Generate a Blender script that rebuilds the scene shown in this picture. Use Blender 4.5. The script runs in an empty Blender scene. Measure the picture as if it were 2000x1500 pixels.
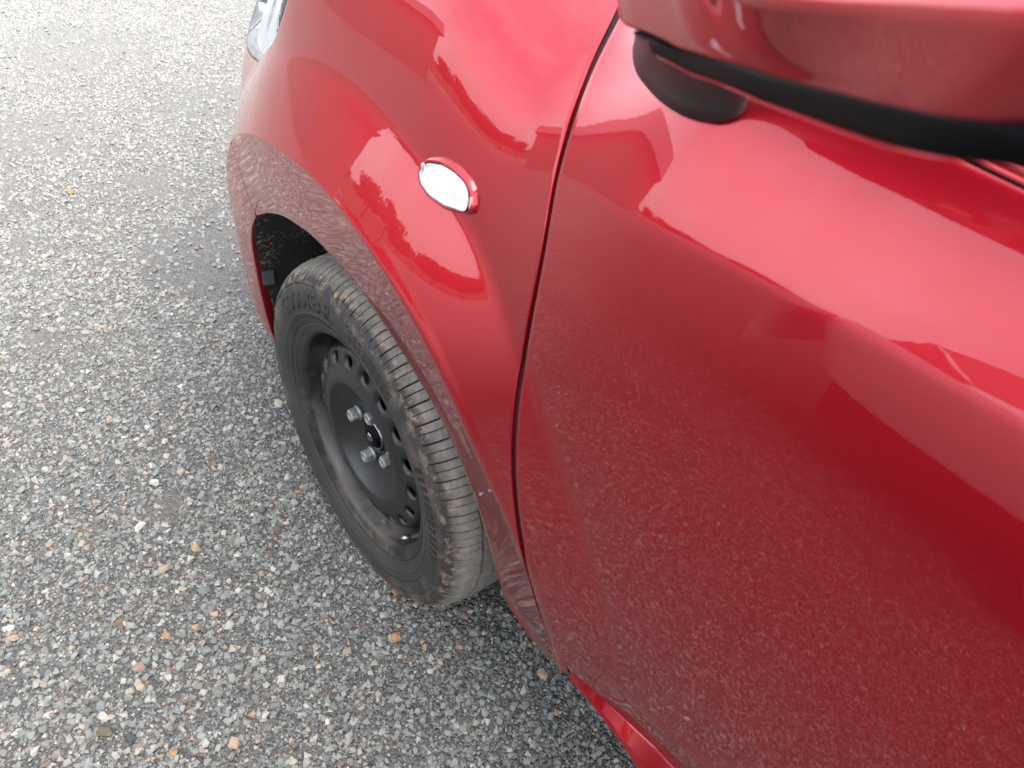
import bpy, math, random
import numpy as np
from mathutils import Matrix, Vector, noise
R_ = math.radians
rng = np.random.default_rng(7)
random.seed(7)
scene = bpy.context.scene
col = scene.collection

# ------------------------------------------------------------------ camera, sky, sun, exposure
cam_d = bpy.data.cameras.new('camera'); cam = bpy.data.objects.new('camera', cam_d); col.objects.link(cam)
scene.camera = cam
_right = Vector((-0.64068583, -0.75880893, 0.11717795)); _down = Vector((-0.58170983, 0.38010665, -0.71911933)); _fwd = Vector((0.50113405, -0.52889313, -0.68493556))
_M = Matrix((_right, -_down, -_fwd)).transposed().to_4x4()
_M.translation = Vector((-0.68828, 1.18963, 1.18158))
cam.matrix_world = _M
cam_d.sensor_width = 36; cam_d.lens = 36 * 1496.37 / 2000
cam_d.clip_start = 0.02; cam_d.clip_end = 2000
cam_d.dof.use_dof = True; cam_d.dof.focus_distance = 1.15; cam_d.dof.aperture_fstop = 9.0

SUN_EL, SUN_AZ = 62.0, -165.0           # azimuth from +x towards +y: high, behind the camera and to the right
world = bpy.data.worlds.new('World'); scene.world = world; world.use_nodes = True
nt = world.node_tree; nt.nodes.clear()
out = nt.nodes.new('ShaderNodeOutputWorld'); bg = nt.nodes.new('ShaderNodeBackground')
sky = nt.nodes.new('ShaderNodeTexSky'); sky.sky_type = 'NISHITA'; sky.sun_disc = False
sky.sun_elevation = R_(SUN_EL); sky.sun_rotation = R_(90 - SUN_AZ)
sky.air_density = 1.0; sky.dust_density = 2.5; sky.ozone_density = 1.0
hs = nt.nodes.new('ShaderNodeHueSaturation'); hs.inputs['Saturation'].default_value = 0.6
tc = nt.nodes.new('ShaderNodeTexCoord'); cn = nt.nodes.new('ShaderNodeTexNoise')
cn.inputs['Scale'].default_value = 2.3; cn.inputs['Detail'].default_value = 6; cn.inputs['Roughness'].default_value = 0.55
cr = nt.nodes.new('ShaderNodeMapRange'); cr.inputs['From Min'].default_value = 0.3; cr.inputs['From Max'].default_value = 0.72
cr.inputs['To Min'].default_value = 1.9; cr.inputs['To Max'].default_value = 3.5
mul = nt.nodes.new('ShaderNodeMix'); mul.data_type = 'RGBA'; mul.blend_type = 'MULTIPLY'; mul.inputs['Factor'].default_value = 1.0
nt.links.new(tc.outputs['Generated'], cn.inputs['Vector']); nt.links.new(cn.outputs['Fac'], cr.inputs['Value'])
nt.links.new(sky.outputs['Color'], hs.inputs['Color']); gm = nt.nodes.new('ShaderNodeGamma'); gm.inputs['Gamma'].default_value = 0.45       # thin high cloud evens the sky out
nt.links.new(hs.outputs['Color'], gm.inputs['Color']); nt.links.new(gm.outputs['Color'], mul.inputs[6]); nt.links.new(cr.outputs['Result'], mul.inputs[7])
nt.links.new(mul.outputs[2], bg.inputs['Color']); nt.links.new(bg.outputs['Background'], out.inputs['Surface'])
bg.inputs['Strength'].default_value = 0.15
sun_d = bpy.data.lights.new('sun', 'SUN'); sun_d.energy = 1.1; sun_d.angle = R_(48); sun_d.color = (1.0, 0.96, 0.90)
sun = bpy.data.objects.new('sun', sun_d); col.objects.link(sun)
_sd = Vector((math.cos(R_(SUN_EL))*math.cos(R_(SUN_AZ)), math.cos(R_(SUN_EL))*math.sin(R_(SUN_AZ)), math.sin(R_(SUN_EL))))
sun.rotation_euler = _sd.to_track_quat('Z', 'Y').to_euler(); sun.location = _sd * 20
vs = scene.view_settings; vs.view_transform = 'Standard'; vs.look = 'None'; vs.exposure = 2.25; vs.gamma = 1.0; vs.use_curve_mapping = False
scene.cycles.max_bounces = 10; scene.cycles.use_denoising = True

# ------------------------------------------------------------------ shape of the car's skin
def _pchip(xs, ys, n=4000):
    xs = np.array(xs, float); ys = np.array(ys, float)
    h = np.diff(xs); d = np.diff(ys) / h
    m = np.zeros(len(xs)); m[0] = d[0]; m[-1] = d[-1]
    for i in range(1, len(xs) - 1):
        if d[i-1] * d[i] > 0:
            w1 = 2*h[i] + h[i-1]; w2 = h[i] + 2*h[i-1]
            m[i] = (w1 + w2) / (w1 / d[i-1] + w2 / d[i])
    X = np.linspace(xs[0], xs[-1], n)
    i = np.clip(np.searchsorted(xs, X) - 1, 0, len(xs) - 2)
    t = (X - xs[i]) / h[i]
    Y = ((2*t**3 - 3*t**2 + 1)*ys[i] + (t**3 - 2*t**2 + t)*h[i]*m[i] +
         (-2*t**3 + 3*t**2)*ys[i+1] + (t**3 - t**2)*h[i]*m[i+1])
    return X, Y
def _sm(a, b, x):
    t = np.clip((x - a) / (b - a), 0, 1); return t*t*t*(t*(6*t - 15) + 10)
HUBZ = 0.28
TREF = 0.62
# heading of the plan outline (degrees from straight ahead), by arc length s
_S, _PSI = _pchip([-4.2, -3.75, -3.55, -3.3, -2.9, -1.6, -0.9, -0.5, -0.3, -0.1, 0.02, 0.12, 0.28, 0.45, 0.56, 0.66, 0.80, 1.0, 1.5],
                  [-90, -80, -45, -12, -3, -1, -0.2, 0.8, 1.8, 2.2, 3.0, 7.3, 15.4, 22.2, 33, 52, 70, 80, 90], 12000)
def _int(x, f):
    return np.concatenate([[0], np.cumsum((f[1:] + f[:-1]) / 2 * np.diff(x))])
_PX = _int(_S, np.cos(np.radians(_PSI))); _PX -= np.interp(0, _S, _PX)
_PY = _int(_S, -np.sin(np.radians(_PSI))); _PY += 0.824 - np.interp(-0.55, _S, _PY)
_DOOR = _pchip([-1.2, -0.66, -0.60, -0.53, -0.45, -0.35, -0.26, -0.14, -0.05, -0.007, 0.007, 0.06, 0.11, 0.16, 0.3],
               [-26, -19, -15, -10.5, -7, -3.5, 0.0, 4.2, 8.8, 10.8, 20.5, 24, 29, 34, 40])
_FEND = _pchip([-0.3, 0.24, 0.30, 0.38, 0.48, 0.58, 0.68, 0.78, 0.86, 0.91, 0.945, 0.975, 1.01, 1.05, 1.12, 1.3],
               [-24, -16, -12, -7, -3.5, -0.5, 4, 9, 13, 17, 22, 32, 48, 63, 76, 82])
_FRONT = _pchip([-0.3, 0.13, 0.20, 0.27, 0.34, 0.45, 0.54, 0.62, 0.70, 0.78, 0.86, 0.93, 1.0, 1.3],
                [-50, -24, -8, -1, 1, 2, 3.5, 9, 18, 28, 40, 54, 68, 82])
_CRT = _pchip([-4.5, -2.0, -0.95, -0.68, -0.52, -0.43, -0.35, -0.2, 0.0, 1.6], [1.10, 1.00, 0.950, 0.9368, 0.9252, 0.9140, 0.8960, 0.862, 0.84, 0.80])
def crease_t(s): return np.interp(s, *_CRT)
def phi(s, t):
    wd = 1 - _sm(-0.44, -0.22, s); wf = _sm(0.12, 0.5, s)
    pd = np.interp(t - crease_t(s), *_DOOR)
    pf = np.interp(t + 0.042*(1 - _sm(-0.29, -0.10, s)), *_FEND); pr = np.interp(t, *_FRONT)
    return np.radians(wd*pd + (1 - wd)*((1 - wf)*pf + wf*pr))
RA, RC = 0.366, 0.468
FL = 0.031
RF = 0.575                 # outer foot of the arch bulge
def flare(x, z):
    r = np.hypot(x, z - HUBZ); a = np.degrees(np.arctan2(z - HUBZ, x))
    a = np.where(a < -90, a + 360, a)
    fade = (1 - 0.62*_sm(105, 175, a)) * (0.25 + 0.75*_sm(-32, 48, a))
    tilt = np.tan(np.radians(16.0 - 4.0*_sm(115, 165, a)))
    end = (1 - _sm(172, 190, a)) * _sm(-45, -20, a)
    k = 0.020                       # soft valley at the foot
    d = (RF - r) / (RF - RC)
    kk = k / (RF - RC)
    out = np.where(d > kk, d - kk/2, np.where(d > 0, d*d/(2*kk), 0)) / (1 - kk/2)
    out = FL * fade * out * (1 + 0.12*(1 - d)*np.clip(d, 0, 1)*4*0)
    inn = FL * fade - tilt * (RC - np.maximum(r, 0.30)) * end
    h = 0.003 + 0.016*_sm(85, 130, a)
    w = _sm(-h, h, r - RC)
    return inn*(1 - w) + np.where(r < RC, FL*fade, out)*w
def surf(s, t, off=0.0, n=160):
    s = np.asarray(s, float); t = np.asarray(t, float)
    s, t = np.broadcast_arrays(s, t); shp = s.shape; s = s.ravel(); t = t.ravel()
    k = (np.arange(n) + 0.5) / n
    out = np.zeros((len(s), 3))
    for c in range(0, len(s), 20000):
        ss = s[c:c+20000]; tt = t[c:c+20000]
        T = TREF + (tt[:, None] - TREF) * k
        ph = phi(np.repeat(ss[:, None], n, 1), T)
        L = (tt - TREF) / n
        inset = np.sin(ph).sum(1) * L; z = TREF + np.cos(ph).sum(1) * L
        psi = np.radians(np.interp(ss, _S, _PSI))
        px = np.interp(ss, _S, _PX); py = np.interp(ss, _S, _PY)
        h = -inset + flare(px, z) + off
        out[c:c+20000] = np.stack([px + np.sin(psi)*h, py + np.cos(psi)*h, z], 1)
    return out.reshape(shp + (3,))
# outlines of the panels on the skin, as (s, t)
GAPP = [(-0.2418, 1.0472), (-0.2533, 1.0304), (-0.2716, 0.9924), (-0.2819, 0.9701), (-0.2924, 0.9466), (-0.3007, 0.9197), (-0.3098, 0.8893), (-0.3196, 0.8588), (-0.3274, 0.8304), (-0.3344, 0.7846), (-0.3403, 0.7333), (-0.3504, 0.6951), (-0.3626, 0.6552), (-0.3744, 0.6174), (-0.3879, 0.5764), (-0.4052, 0.5246), (-0.4186, 0.4637), (-0.4311, 0.4113), (-0.4517, 0.3802), (-0.4670, 0.3611), (-0.4819, 0.3511)]
ARCHP = [(0.2996, 0.5197), (0.2383, 0.5609), (0.1737, 0.5961), (0.1420, 0.6089), (0.0730, 0.6283), (0.0130, 0.6308), (-0.0298, 0.6267), (-0.0771, 0.6181), (-0.1232, 0.6052), (-0.1689, 0.5908), (-0.2166, 0.5794), (-0.2510, 0.5667), (-0.2809, 0.5396), (-0.3092, 0.4871), (-0.3242, 0.4062), (-0.3346, 0.3239), (-0.3478, 0.2917)]
BOTP = [(-0.4790, 0.3323), (-0.4443, 0.2954), (-0.4106, 0.2790), (-0.3847, 0.2831), (-0.3643, 0.2860), (-0.3503, 0.2901)]
BUMPP = [(0.2996, 0.5197), (0.3443, 0.4748), (0.3778, 0.4239), (0.3919, 0.3831), (0.4079, 0.3222), (0.4123, 0.2780), (0.4149, 0.2010), (0.4146, 0.1496)]
MKP = [(-0.1558, 0.8287), (-0.1630, 0.8360), (-0.1780, 0.8410), (-0.1960, 0.8419), (-0.2112, 0.8398), (-0.2197, 0.8350), (-0.2251, 0.8252), (-0.2253, 0.8177), (-0.2190, 0.8149), (-0.1980, 0.8101), (-0.1769, 0.8103), (-0.1619, 0.8150), (-0.1548, 0.8217)]
FOOTP = [(-0.3029, 1.0188), (-0.3030, 1.0087), (-0.3160, 0.9980), (-0.3337, 0.9900), (-0.3556, 0.9860), (-0.3777, 0.9840), (-0.3991, 0.9843), (-0.4180, 0.9874), (-0.4331, 0.9923), (-0.4414, 0.9989), (-0.4433, 1.0031)]
HEADP = [(0.3262, 0.7423), (0.2308, 0.7960), (0.1979, 0.8230), (0.1788, 0.8529), (0.1694, 0.8728)]
DBP = [(-0.4849, 0.3539), (-0.5173, 0.3599), (-0.5636, 0.3586), (-0.6039, 0.3738), (-0.6297, 0.3734)]
HEMP = [(-0.5731, 0.4327), (-0.6178, 0.4499), (-0.6578, 0.4631)]
# ------------------------------------------------------------------ materials
class Nodes:
    def __init__(s, name):
        s.m = bpy.data.materials.new(name); s.m.use_nodes = True; s.t = s.m.node_tree; s.t.nodes.clear()
        s.out = s.t.nodes.new('ShaderNodeOutputMaterial'); s.b = s.t.nodes.new('ShaderNodeBsdfPrincipled')
        s.t.links.new(s.b.outputs[0], s.out.inputs[0])
    def n(s, kind, **kw):
        x = s.t.nodes.new('ShaderNode' + kind)
        for k, v in kw.items():
            if hasattr(x, k): setattr(x, k, v)
            else: x.inputs[k.replace('_', ' ')].default_value = v
        return x
    def l(s, a, b): s.t.links.new(a, b)
    def set(s, **kw):
        for k, v in kw.items():
            k = k.replace('_', ' ')
            s.b.inputs[k].default_value = (*v, 1) if isinstance(v, tuple) and len(v) == 3 else v
        return s
    def coord(s, what='Object'): return s.n('TexCoord').outputs[what]
    def noise(s, scale, detail=3, vec=None, rough=0.5):
        x = s.n('TexNoise'); x.inputs['Scale'].default_value = scale; x.inputs['Detail'].default_value = detail; x.inputs['Roughness'].default_value = rough
        if vec is not None: s.l(vec, x.inputs['Vector'])
        return x.outputs['Fac']
    def ramp(s, fac, a, b, va=0.0, vb=1.0):
        x = s.n('MapRange'); x.inputs['From Min'].default_value = a; x.inputs['From Max'].default_value = b
        x.inputs['To Min'].default_value = va; x.inputs['To Max'].default_value = vb; s.l(fac, x.inputs['Value']); return x.outputs[0]
    def math(s, op, a, b=None):
        x = s.n('Math', operation=op)
        for i, v in enumerate((a, b)):
            if v is None: continue
            if hasattr(v, 'links') or hasattr(v, 'is_linked'): s.l(v, x.inputs[i])
            else: x.inputs[i].default_value = v
        return x.outputs[0]
    def mix(s, fac, a, b):
        x = s.n('Mix', data_type='RGBA')
        for i, v in ((0, fac), (6, a), (7, b)):
            if isinstance(v, tuple): x.inputs[i].default_value = (*v, 1)
            elif isinstance(v, (int, float)): x.inputs[i].default_value = v
            else: s.l(v, x.inputs[i])
        return x.outputs[2]
    def bump(s, h, strength=0.3, dist=0.01):
        x = s.n('Bump'); x.inputs['Strength'].default_value = strength; x.inputs['Distance'].default_value = dist
        s.l(h, x.inputs['Height']); s.l(x.outputs[0], s.b.inputs['Normal']); return x
def plain(name, c, rough=0.5, metal=0.0, **kw):
    n = Nodes(name).set(Base_Color=c, Roughness=rough, Metallic=metal, **kw); return n.m

def paint_mat(name, dusty=1.0):
    n = Nodes(name); P = n.n('NewGeometry').outputs['Position']
    sep = n.n('SeparateXYZ'); n.l(P, sep.inputs[0])
    n.set(Metallic=0.85, Roughness=0.38, Coat_Weight=1.0, Coat_Roughness=0.012, Coat_IOR=1.52)
    # settled road dust: heavier low on the body, in specks and faint smears
    low = n.ramp(sep.outputs[2], 0.72, 0.28)
    v = n.n('TexVoronoi'); v.inputs['Scale'].default_value = 150; n.l(P, v.inputs['Vector'])
    n1 = n.noise(9, 4, P); n2 = n.noise(60, 3, P)
    speck = n.ramp(v.outputs['Distance'], 0.22, 0.10)
    sel = n.ramp(n.noise(70, 2, P), 0.56, 0.70)
    speck = n.math('MULTIPLY', speck, sel)
    film = n.math('MULTIPLY', n.ramp(n1, 0.35, 0.75), n.ramp(n2, 0.3, 0.7))
    d = n.math('ADD', n.math('MULTIPLY', speck, 0.34), n.math('MULTIPLY', film, 0.05))
    d = n.math('MULTIPLY', n.math('MULTIPLY', d, low), dusty)
    # sparse specks everywhere
    v2 = n.n('TexVoronoi'); v2.inputs['Scale'].default_value = 38; n.l(P, v2.inputs['Vector'])
    sp2 = n.math('MULTIPLY', n.ramp(v2.outputs['Distance'], 0.045, 0.02), n.ramp(n.noise(21, 2, P), 0.58, 0.62))
    d = n.math('ADD', d, n.math('MULTIPLY', sp2, 0.0 * dusty))
    n.l(n.mix(d, (0.36, 0.0036, 0.0130), (0.10, 0.074, 0.062)), n.b.inputs['Base Color'])
    n.l(n.ramp(d, 0, 1, 0.85, 0.0), n.b.inputs['Metallic'])
    n.l(n.ramp(d, 0, 0.6, 1.0, 0.25), n.b.inputs['Coat Weight'])
    n.l(n.ramp(n.math('MULTIPLY', film, low), 0, 1, 0.006, 0.018), n.b.inputs['Coat Roughness'])
    # faint orange peel
    bp = n.n('Bump'); bp.inputs['Strength'].default_value = 0.004; bp.inputs['Distance'].default_value = 0.002
    n.l(n.noise(260, 1, P), bp.inputs['Height']); n.l(bp.outputs[0], n.b.inputs['Coat Normal'])
    return n.m
PAINT = paint_mat('red_metallic_paint')
def black_mat(name, c, rough, scale=220, bump=0.15):
    n = Nodes(name); P = n.n('NewGeometry').outputs['Position']
    f = n.noise(scale, 3, P); g = n.noise(14, 4, P)
    n.l(n.mix(n.ramp(g, 0.35, 0.75), c, tuple(min(1, x*1.35 + 0.006) for x in c)), n.b.inputs['Base Color'])
    n.l(n.ramp(g, 0.3, 0.8, rough - 0.05, rough + 0.1), n.b.inputs['Roughness'])
    n.bump(f, bump, 0.0006); return n.m
PLASTIC = black_mat('grained_black_plastic', (0.014, 0.0145, 0.0155), 0.5)
GLOSSBLACK = plain('gloss_black_plastic', (0.0014, 0.0015, 0.0018), 0.45, Specular_IOR_Level=0.07)
GAPDARK = plain('dark_seam_interior', (0.006, 0.001, 0.001), 0.8)
UNDER = black_mat('underbody_black', (0.012, 0.012, 0.012), 0.8, 60, 0.4)
def liner_mat():
    n = Nodes('muddy_arch_liner'); P = n.n('NewGeometry').outputs['Position']
    v = n.ramp(n.noise(120, 6, P, 0.75), 0.54, 0.60); w = n.ramp(n.noise(11, 3, P), 0.42, 0.62)
    n.l(n.mix(n.math('MULTIPLY', v, w), (0.012, 0.012, 0.012), (0.42, 0.32, 0.21)), n.b.inputs['Base Color'])
    n.set(Roughness=0.9); n.bump(v, 0.4, 0.002); return n.m
LINER = liner_mat()
def tyre_mat():
    n = Nodes('dusty_tyre_rubber'); O = n.coord('Object')
    sep = n.n('SeparateXYZ'); n.l(O, sep.inputs[0])
    r = n.math('SQRT', n.math('ADD', n.math('MULTIPLY', sep.outputs[0], sep.outputs[0]), n.math('MULTIPLY', sep.outputs[2], sep.outputs[2])))
    big = n.noise(9, 4, O); fine = n.noise(85, 5, O, 0.7); mid = n.noise(34, 4, O, 0.6)
    side = n.ramp(big, 0.40, 0.70, 0.0, 0.85)
    ring = n.math('MULTIPLY', n.ramp(r, 0.247, 0.268), n.ramp(r, 0.281, 0.273))            # shoulder band holds tan dirt
    tan = n.math('MULTIPLY', ring, n.ramp(n.math('MULTIPLY', fine, n.math('ADD', mid, 0.5)), 0.49, 0.68, 0, 0.85))
    ring2 = n.math('MULTIPLY', n.ramp(r, 0.222, 0.240), n.ramp(r, 0.266, 0.25))
    brown = n.math('MULTIPLY', ring2, n.ramp(n.math('MULTIPLY', mid, n.math('ADD', big, 0.45)), 0.43, 0.66, 0, 0.75))
    c = n.mix(side, (0.014, 0.0134, 0.0128), (0.032, 0.0288, 0.0262))
    c = n.mix(n.ramp(r, 0.268, 0.279), c, n.mix(n.ramp(fine, 0.3, 0.7), (0.115, 0.106, 0.092), (0.215, 0.200, 0.175)))     # worn grey tread
    c = n.mix(brown, c, (0.085, 0.060, 0.041)); c = n.mix(tan, c, (0.27, 0.195, 0.125))
    n.l(c, n.b.inputs['Base Color']); n.set(Roughness=0.72); n.bump(fine, 0.35, 0.0012); return n.m
TYRE = tyre_mat()
def rim_mat():
    n = Nodes('black_steel_wheel_paint'); O = n.coord('Object')
    sep = n.n('SeparateXYZ'); n.l(O, sep.inputs[0])
    r = n.math('SQRT', n.math('ADD', n.math('MULTIPLY', sep.outputs[0], sep.outputs[0]), n.math('MULTIPLY', sep.outputs[2], sep.outputs[2])))
    g = n.noise(10, 5, O, 0.6); f = n.noise(60, 4, O)
    dirt = n.math('MULTIPLY', n.ramp(r, 0.145, 0.172), n.ramp(n.math('MULTIPLY', g, n.math('ADD', f, 0.5)), 0.42, 0.80, 0, 0.85))
    low = n.ramp(sep.outputs[2], 0.02, -0.16, 0.45, 1.0)
    dirt = n.math('MULTIPLY', dirt, low)
    c = n.mix(n.ramp(g, 0.35, 0.7), (0.0065, 0.0068, 0.0075), (0.013, 0.0133, 0.0142))
    n.l(n.mix(dirt, c, (0.085, 0.068, 0.051)), n.b.inputs['Base Color'])
    n.l(n.ramp(dirt, 0, 1, 0.36, 0.8), n.b.inputs['Roughness']); n.bump(f, 0.12, 0.001); return n.m
RIM = rim_mat()
def zinc_mat():
    n = Nodes('weathered_zinc_nut'); O = n.coord('Object'); f = n.noise(130, 4, O)
    n.l(n.mix(n.ramp(f, 0.35, 0.7), (0.16, 0.167, 0.165), (0.27, 0.277, 0.27)), n.b.inputs['Base Color'])
    n.set(Metallic=0.55, Roughness=0.5); n.bump(f, 0.2, 0.0008); return n.m
ZINC = zinc_mat()
CHROME = plain('dull_chrome', (0.22, 0.22, 0.225), 0.32, 1.0)
RUST = plain('rusty_brake_metal', (0.10, 0.055, 0.035), 0.8, 0.3)
WHITE = plain('white_reflector_plastic', (0.82, 0.83, 0.83), 0.32)
SILVER = plain('silvered_reflector', (0.80, 0.81, 0.82), 0.25, 0.6)
AMBER = plain('amber_bulb', (0.80, 0.50, 0.36), 0.4)
def lens_mat(name, c=(1, 1, 1), tr=1.0):
    n = Nodes(name).set(Base_Color=c, Roughness=0.03, IOR=1.45, Transmission_Weight=tr); return n.m
LENS = lens_mat('clear_lens')
def thin_glass(name, tint, fac):
    n = Nodes(name); t = n.n('BsdfTransparent'); t.inputs[0].default_value = (*tint, 1)
    g = n.n('BsdfGlossy'); g.inputs['Roughness'].default_value = 0.01
    fr = n.n('Fresnel'); fr.inputs[0].default_value = fac
    mx = n.n('MixShader'); n.l(fr.outputs[0], mx.inputs[0]); n.l(t.outputs[0], mx.inputs[1]); n.l(g.outputs[0], mx.inputs[2])
    n.l(mx.outputs[0], n.out.inputs[0]); return n.m
GLASS = thin_glass('tinted_window_glass', (0.20, 0.23, 0.22), 1.5)
CLEAR = thin_glass('clear_headlight_glass', (0.95, 0.96, 0.97), 1.22)
MIRROR = plain('mirror_glass', (0.9, 0.9, 0.9), 0.01, 1.0)
def ground_mat():
    n = Nodes('gravel_and_dust'); P = n.n('NewGeometry').outputs['Position']
    v = n.n('TexVoronoi'); v.inputs['Scale'].default_value = 110; n.l(P, v.inputs['Vector'])
    v2 = n.n('TexVoronoi'); v2.inputs['Scale'].default_value = 240; n.l(P, v2.inputs['Vector'])
    hsv = n.n('SeparateColor', mode='HSV'); n.l(v.outputs['Color'], hsv.inputs[0])
    sep = n.n('SeparateColor'); n.l(v2.outputs['Color'], sep.inputs[0])
    sep1 = n.n('SeparateColor'); n.l(v.outputs['Color'], sep1.inputs[0])
    c = n.mix(n.ramp(sep.outputs[0], 0.0, 1.0), (0.048, 0.048, 0.047), (0.120, 0.117, 0.111))
    c = n.mix(n.ramp(sep1.outputs[1], 0.93, 0.95), c, (0.14, 0.10, 0.07))
    c = n.mix(n.ramp(sep1.outputs[2], 0.95, 0.97), c, (0.22, 0.215, 0.205))
    big = n.noise(1.3, 5, P, 0.6)
    c = n.mix(n.math('MAXIMUM', n.ramp(big, 0.60, 0.72, 0, 0.6), n.ramp(n.n('Attribute', attribute_name='dust').outputs['Fac'], 0.05, 0.6, 0, 0.5)), c, (0.13, 0.11, 0.095))
    sx = n.n('SeparateXYZ'); n.l(P, sx.inputs[0]); c = n.mix(n.ramp(sx.outputs[0], 0.25, 2.6, 0, 0.72), c, n.mix(sep.outputs[1], (0.22, 0.215, 0.20), (0.33, 0.32, 0.295)))  # ground paler along x: brighter far light put into the colour, plus pale dust
    n.l(c, n.b.inputs['Base Color']); n.set(Roughness=0.9)
    h = n.math('ADD', n.ramp(v2.outputs['Distance'], 0.0, 0.8, 1.0, 0.0), n.ramp(v.outputs['Distance'], 0.0, 0.8, 1.3, 0.0))
    n.bump(h, 0.9, 0.006); return n.m
GROUND = ground_mat()
def stone_mat():
    n = Nodes('gravel_stone'); a = n.n('Attribute', attribute_type='INSTANCER', attribute_name='stone_colour')
    O = n.coord('Object'); f = n.noise(2.2, 4, O, 0.6)
    m = n.n('Mix', data_type='RGBA', blend_type='MULTIPLY'); m.inputs[0].default_value = 1.0
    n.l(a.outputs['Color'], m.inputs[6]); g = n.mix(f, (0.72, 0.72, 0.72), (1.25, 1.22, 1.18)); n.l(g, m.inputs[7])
    n.l(m.outputs[2], n.b.inputs['Base Color']); n.set(Roughness=0.85); return n.m
STONE = stone_mat()
def single_stone(name, c):
    n = Nodes(name); O = n.coord('Object'); f = n.noise(90, 5, O, 0.65)
    n.l(n.mix(n.ramp(f, 0.3, 0.75), tuple(x*0.72 for x in c), tuple(min(.9, x*1.2) for x in c)), n.b.inputs['Base Color'])
    n.set(Roughness=0.85); n.bump(f, 0.4, 0.0015); return n.m
def leaf_mat():
    n = Nodes('foliage'); i = n.n('ObjectInfo').outputs['Random']; P = n.n('NewGeometry').outputs['Position']
    n.l(n.mix(n.noise(2.0, 3, P), (0.030, 0.055, 0.018), (0.075, 0.105, 0.038)), n.b.inputs['Base Color']); n.set(Roughness=0.7); return n.m
LEAF = leaf_mat(); BARK = single_stone('bark', (0.12, 0.09, 0.07))
# ------------------------------------------------------------------ mesh helpers
def mesh_obj(name, verts, faces, mat, parent=None, smooth=True, loc=None):
    me = bpy.data.meshes.new(name)
    me.from_pydata([tuple(map(float, v)) for v in verts], [], [tuple(int(i) for i in f) for f in faces])
    me.validate(); me.update()
    if smooth: me.polygons.foreach_set('use_smooth', [True]*len(me.polygons))
    if mat is not None: me.materials.append(mat)
    o = bpy.data.objects.new(name, me); col.objects.link(o)
    if parent is not None: o.parent = parent
    if loc is not None: o.location = loc
    return o
def grid_faces(n, m, flip=False, wrap_j=False, base=0):
    f = []
    for i in range(n - 1):
        for j in range(m if wrap_j else m - 1):
            k = (j + 1) % m
            q = (base + i*m + j, base + (i+1)*m + j, base + (i+1)*m + k, base + i*m + k)
            f.append(q[::-1] if flip else q)
    return f
def grid_obj(name, V, mat, parent=None, flip=False, smooth=True):
    n, m = V.shape[:2]
    return mesh_obj(name, V.reshape(-1, 3), grid_faces(n, m, flip), mat, parent, smooth)
def unit(a): return a / np.maximum(np.linalg.norm(a, axis=-1, keepdims=True), 1e-9)
def rim_grid(V, depth=(0.012, 0.012, 0.012, 0.012), rad=0.0012):
    """wrap the four borders of a panel grid inwards: order i-low, i-high, j-low, j-high"""
    Nn = unit(np.cross(np.gradient(V, axis=1), np.gradient(V, axis=0)))
    # orient outwards (away from the car's axis)
    ref = V - np.array([-1.2, 0, 0.5]); s = np.sign((Nn*ref).sum()); Nn = Nn * s
    def ext(V, Nn, ax, hi, d):
        if not d: return V, Nn
        e = np.take(V, -1 if hi else 0, ax); p = np.take(V, -2 if hi else 1, ax); nn = np.take(Nn, -1 if hi else 0, ax)
        o = unit(e - p); dd = d
        A = e + o*rad*0.7 - nn*rad*0.3; B = e + o*rad - nn*rad; C = e + o*rad - nn*dd
        n1 = unit(nn + o); n2 = o
        L = [np.expand_dims(x, ax) for x in (A, B, C)]; NL = [np.expand_dims(x, ax) for x in (nn, n1, n2)]
        if hi: return np.concatenate([V] + L, ax), np.concatenate([Nn] + [np.expand_dims(nn, ax)]*3, ax)
        return np.concatenate(L[::-1] + [V], ax), np.concatenate([np.expand_dims(nn, ax)]*3 + [Nn], ax)
    V, Nn = ext(V, Nn, 0, False, depth[0]); V, Nn = ext(V, Nn, 0, True, depth[1])
    V, Nn = ext(V, Nn, 1, False, depth[2]); V, Nn = ext(V, Nn, 1, True, depth[3])
    return V, s > 0
def panel(name, V, mat, parent, depth=(0.012,)*4, rad=0.0012):
    W, f = rim_grid(V, depth, rad)
    return grid_obj(name, W, mat, parent, flip=f)
def lathe(name, prof, mat, parent=None, n=96, smooth=True, closed=False):
    """revolve (radius, y) about the y axis"""
    prof = np.array(prof, float); a = np.linspace(0, 2*np.pi, n, endpoint=False)
    V = np.stack([prof[:, None, 0]*np.cos(a), np.repeat(prof[:, 1:2], n, 1), prof[:, None, 0]*np.sin(a)], 2)
    if closed: V = np.concatenate([V, V[:1]], 0)
    return mesh_obj(name, V.reshape(-1, 3), grid_faces(V.shape[0], n, wrap_j=True), mat, parent, smooth)
def empty(name, loc=(0, 0, 0), parent=None):
    o = bpy.data.objects.new(name, None); o.empty_display_size = 0.1; o.location = loc; col.objects.link(o); o.parent = parent; return o
def tag(o, label=None, cat=None, group=None, kind=None):
    if label: o['label'] = label
    if cat: o['category'] = cat
    if group: o['group'] = group
    if kind: o['kind'] = kind
    return o
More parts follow.
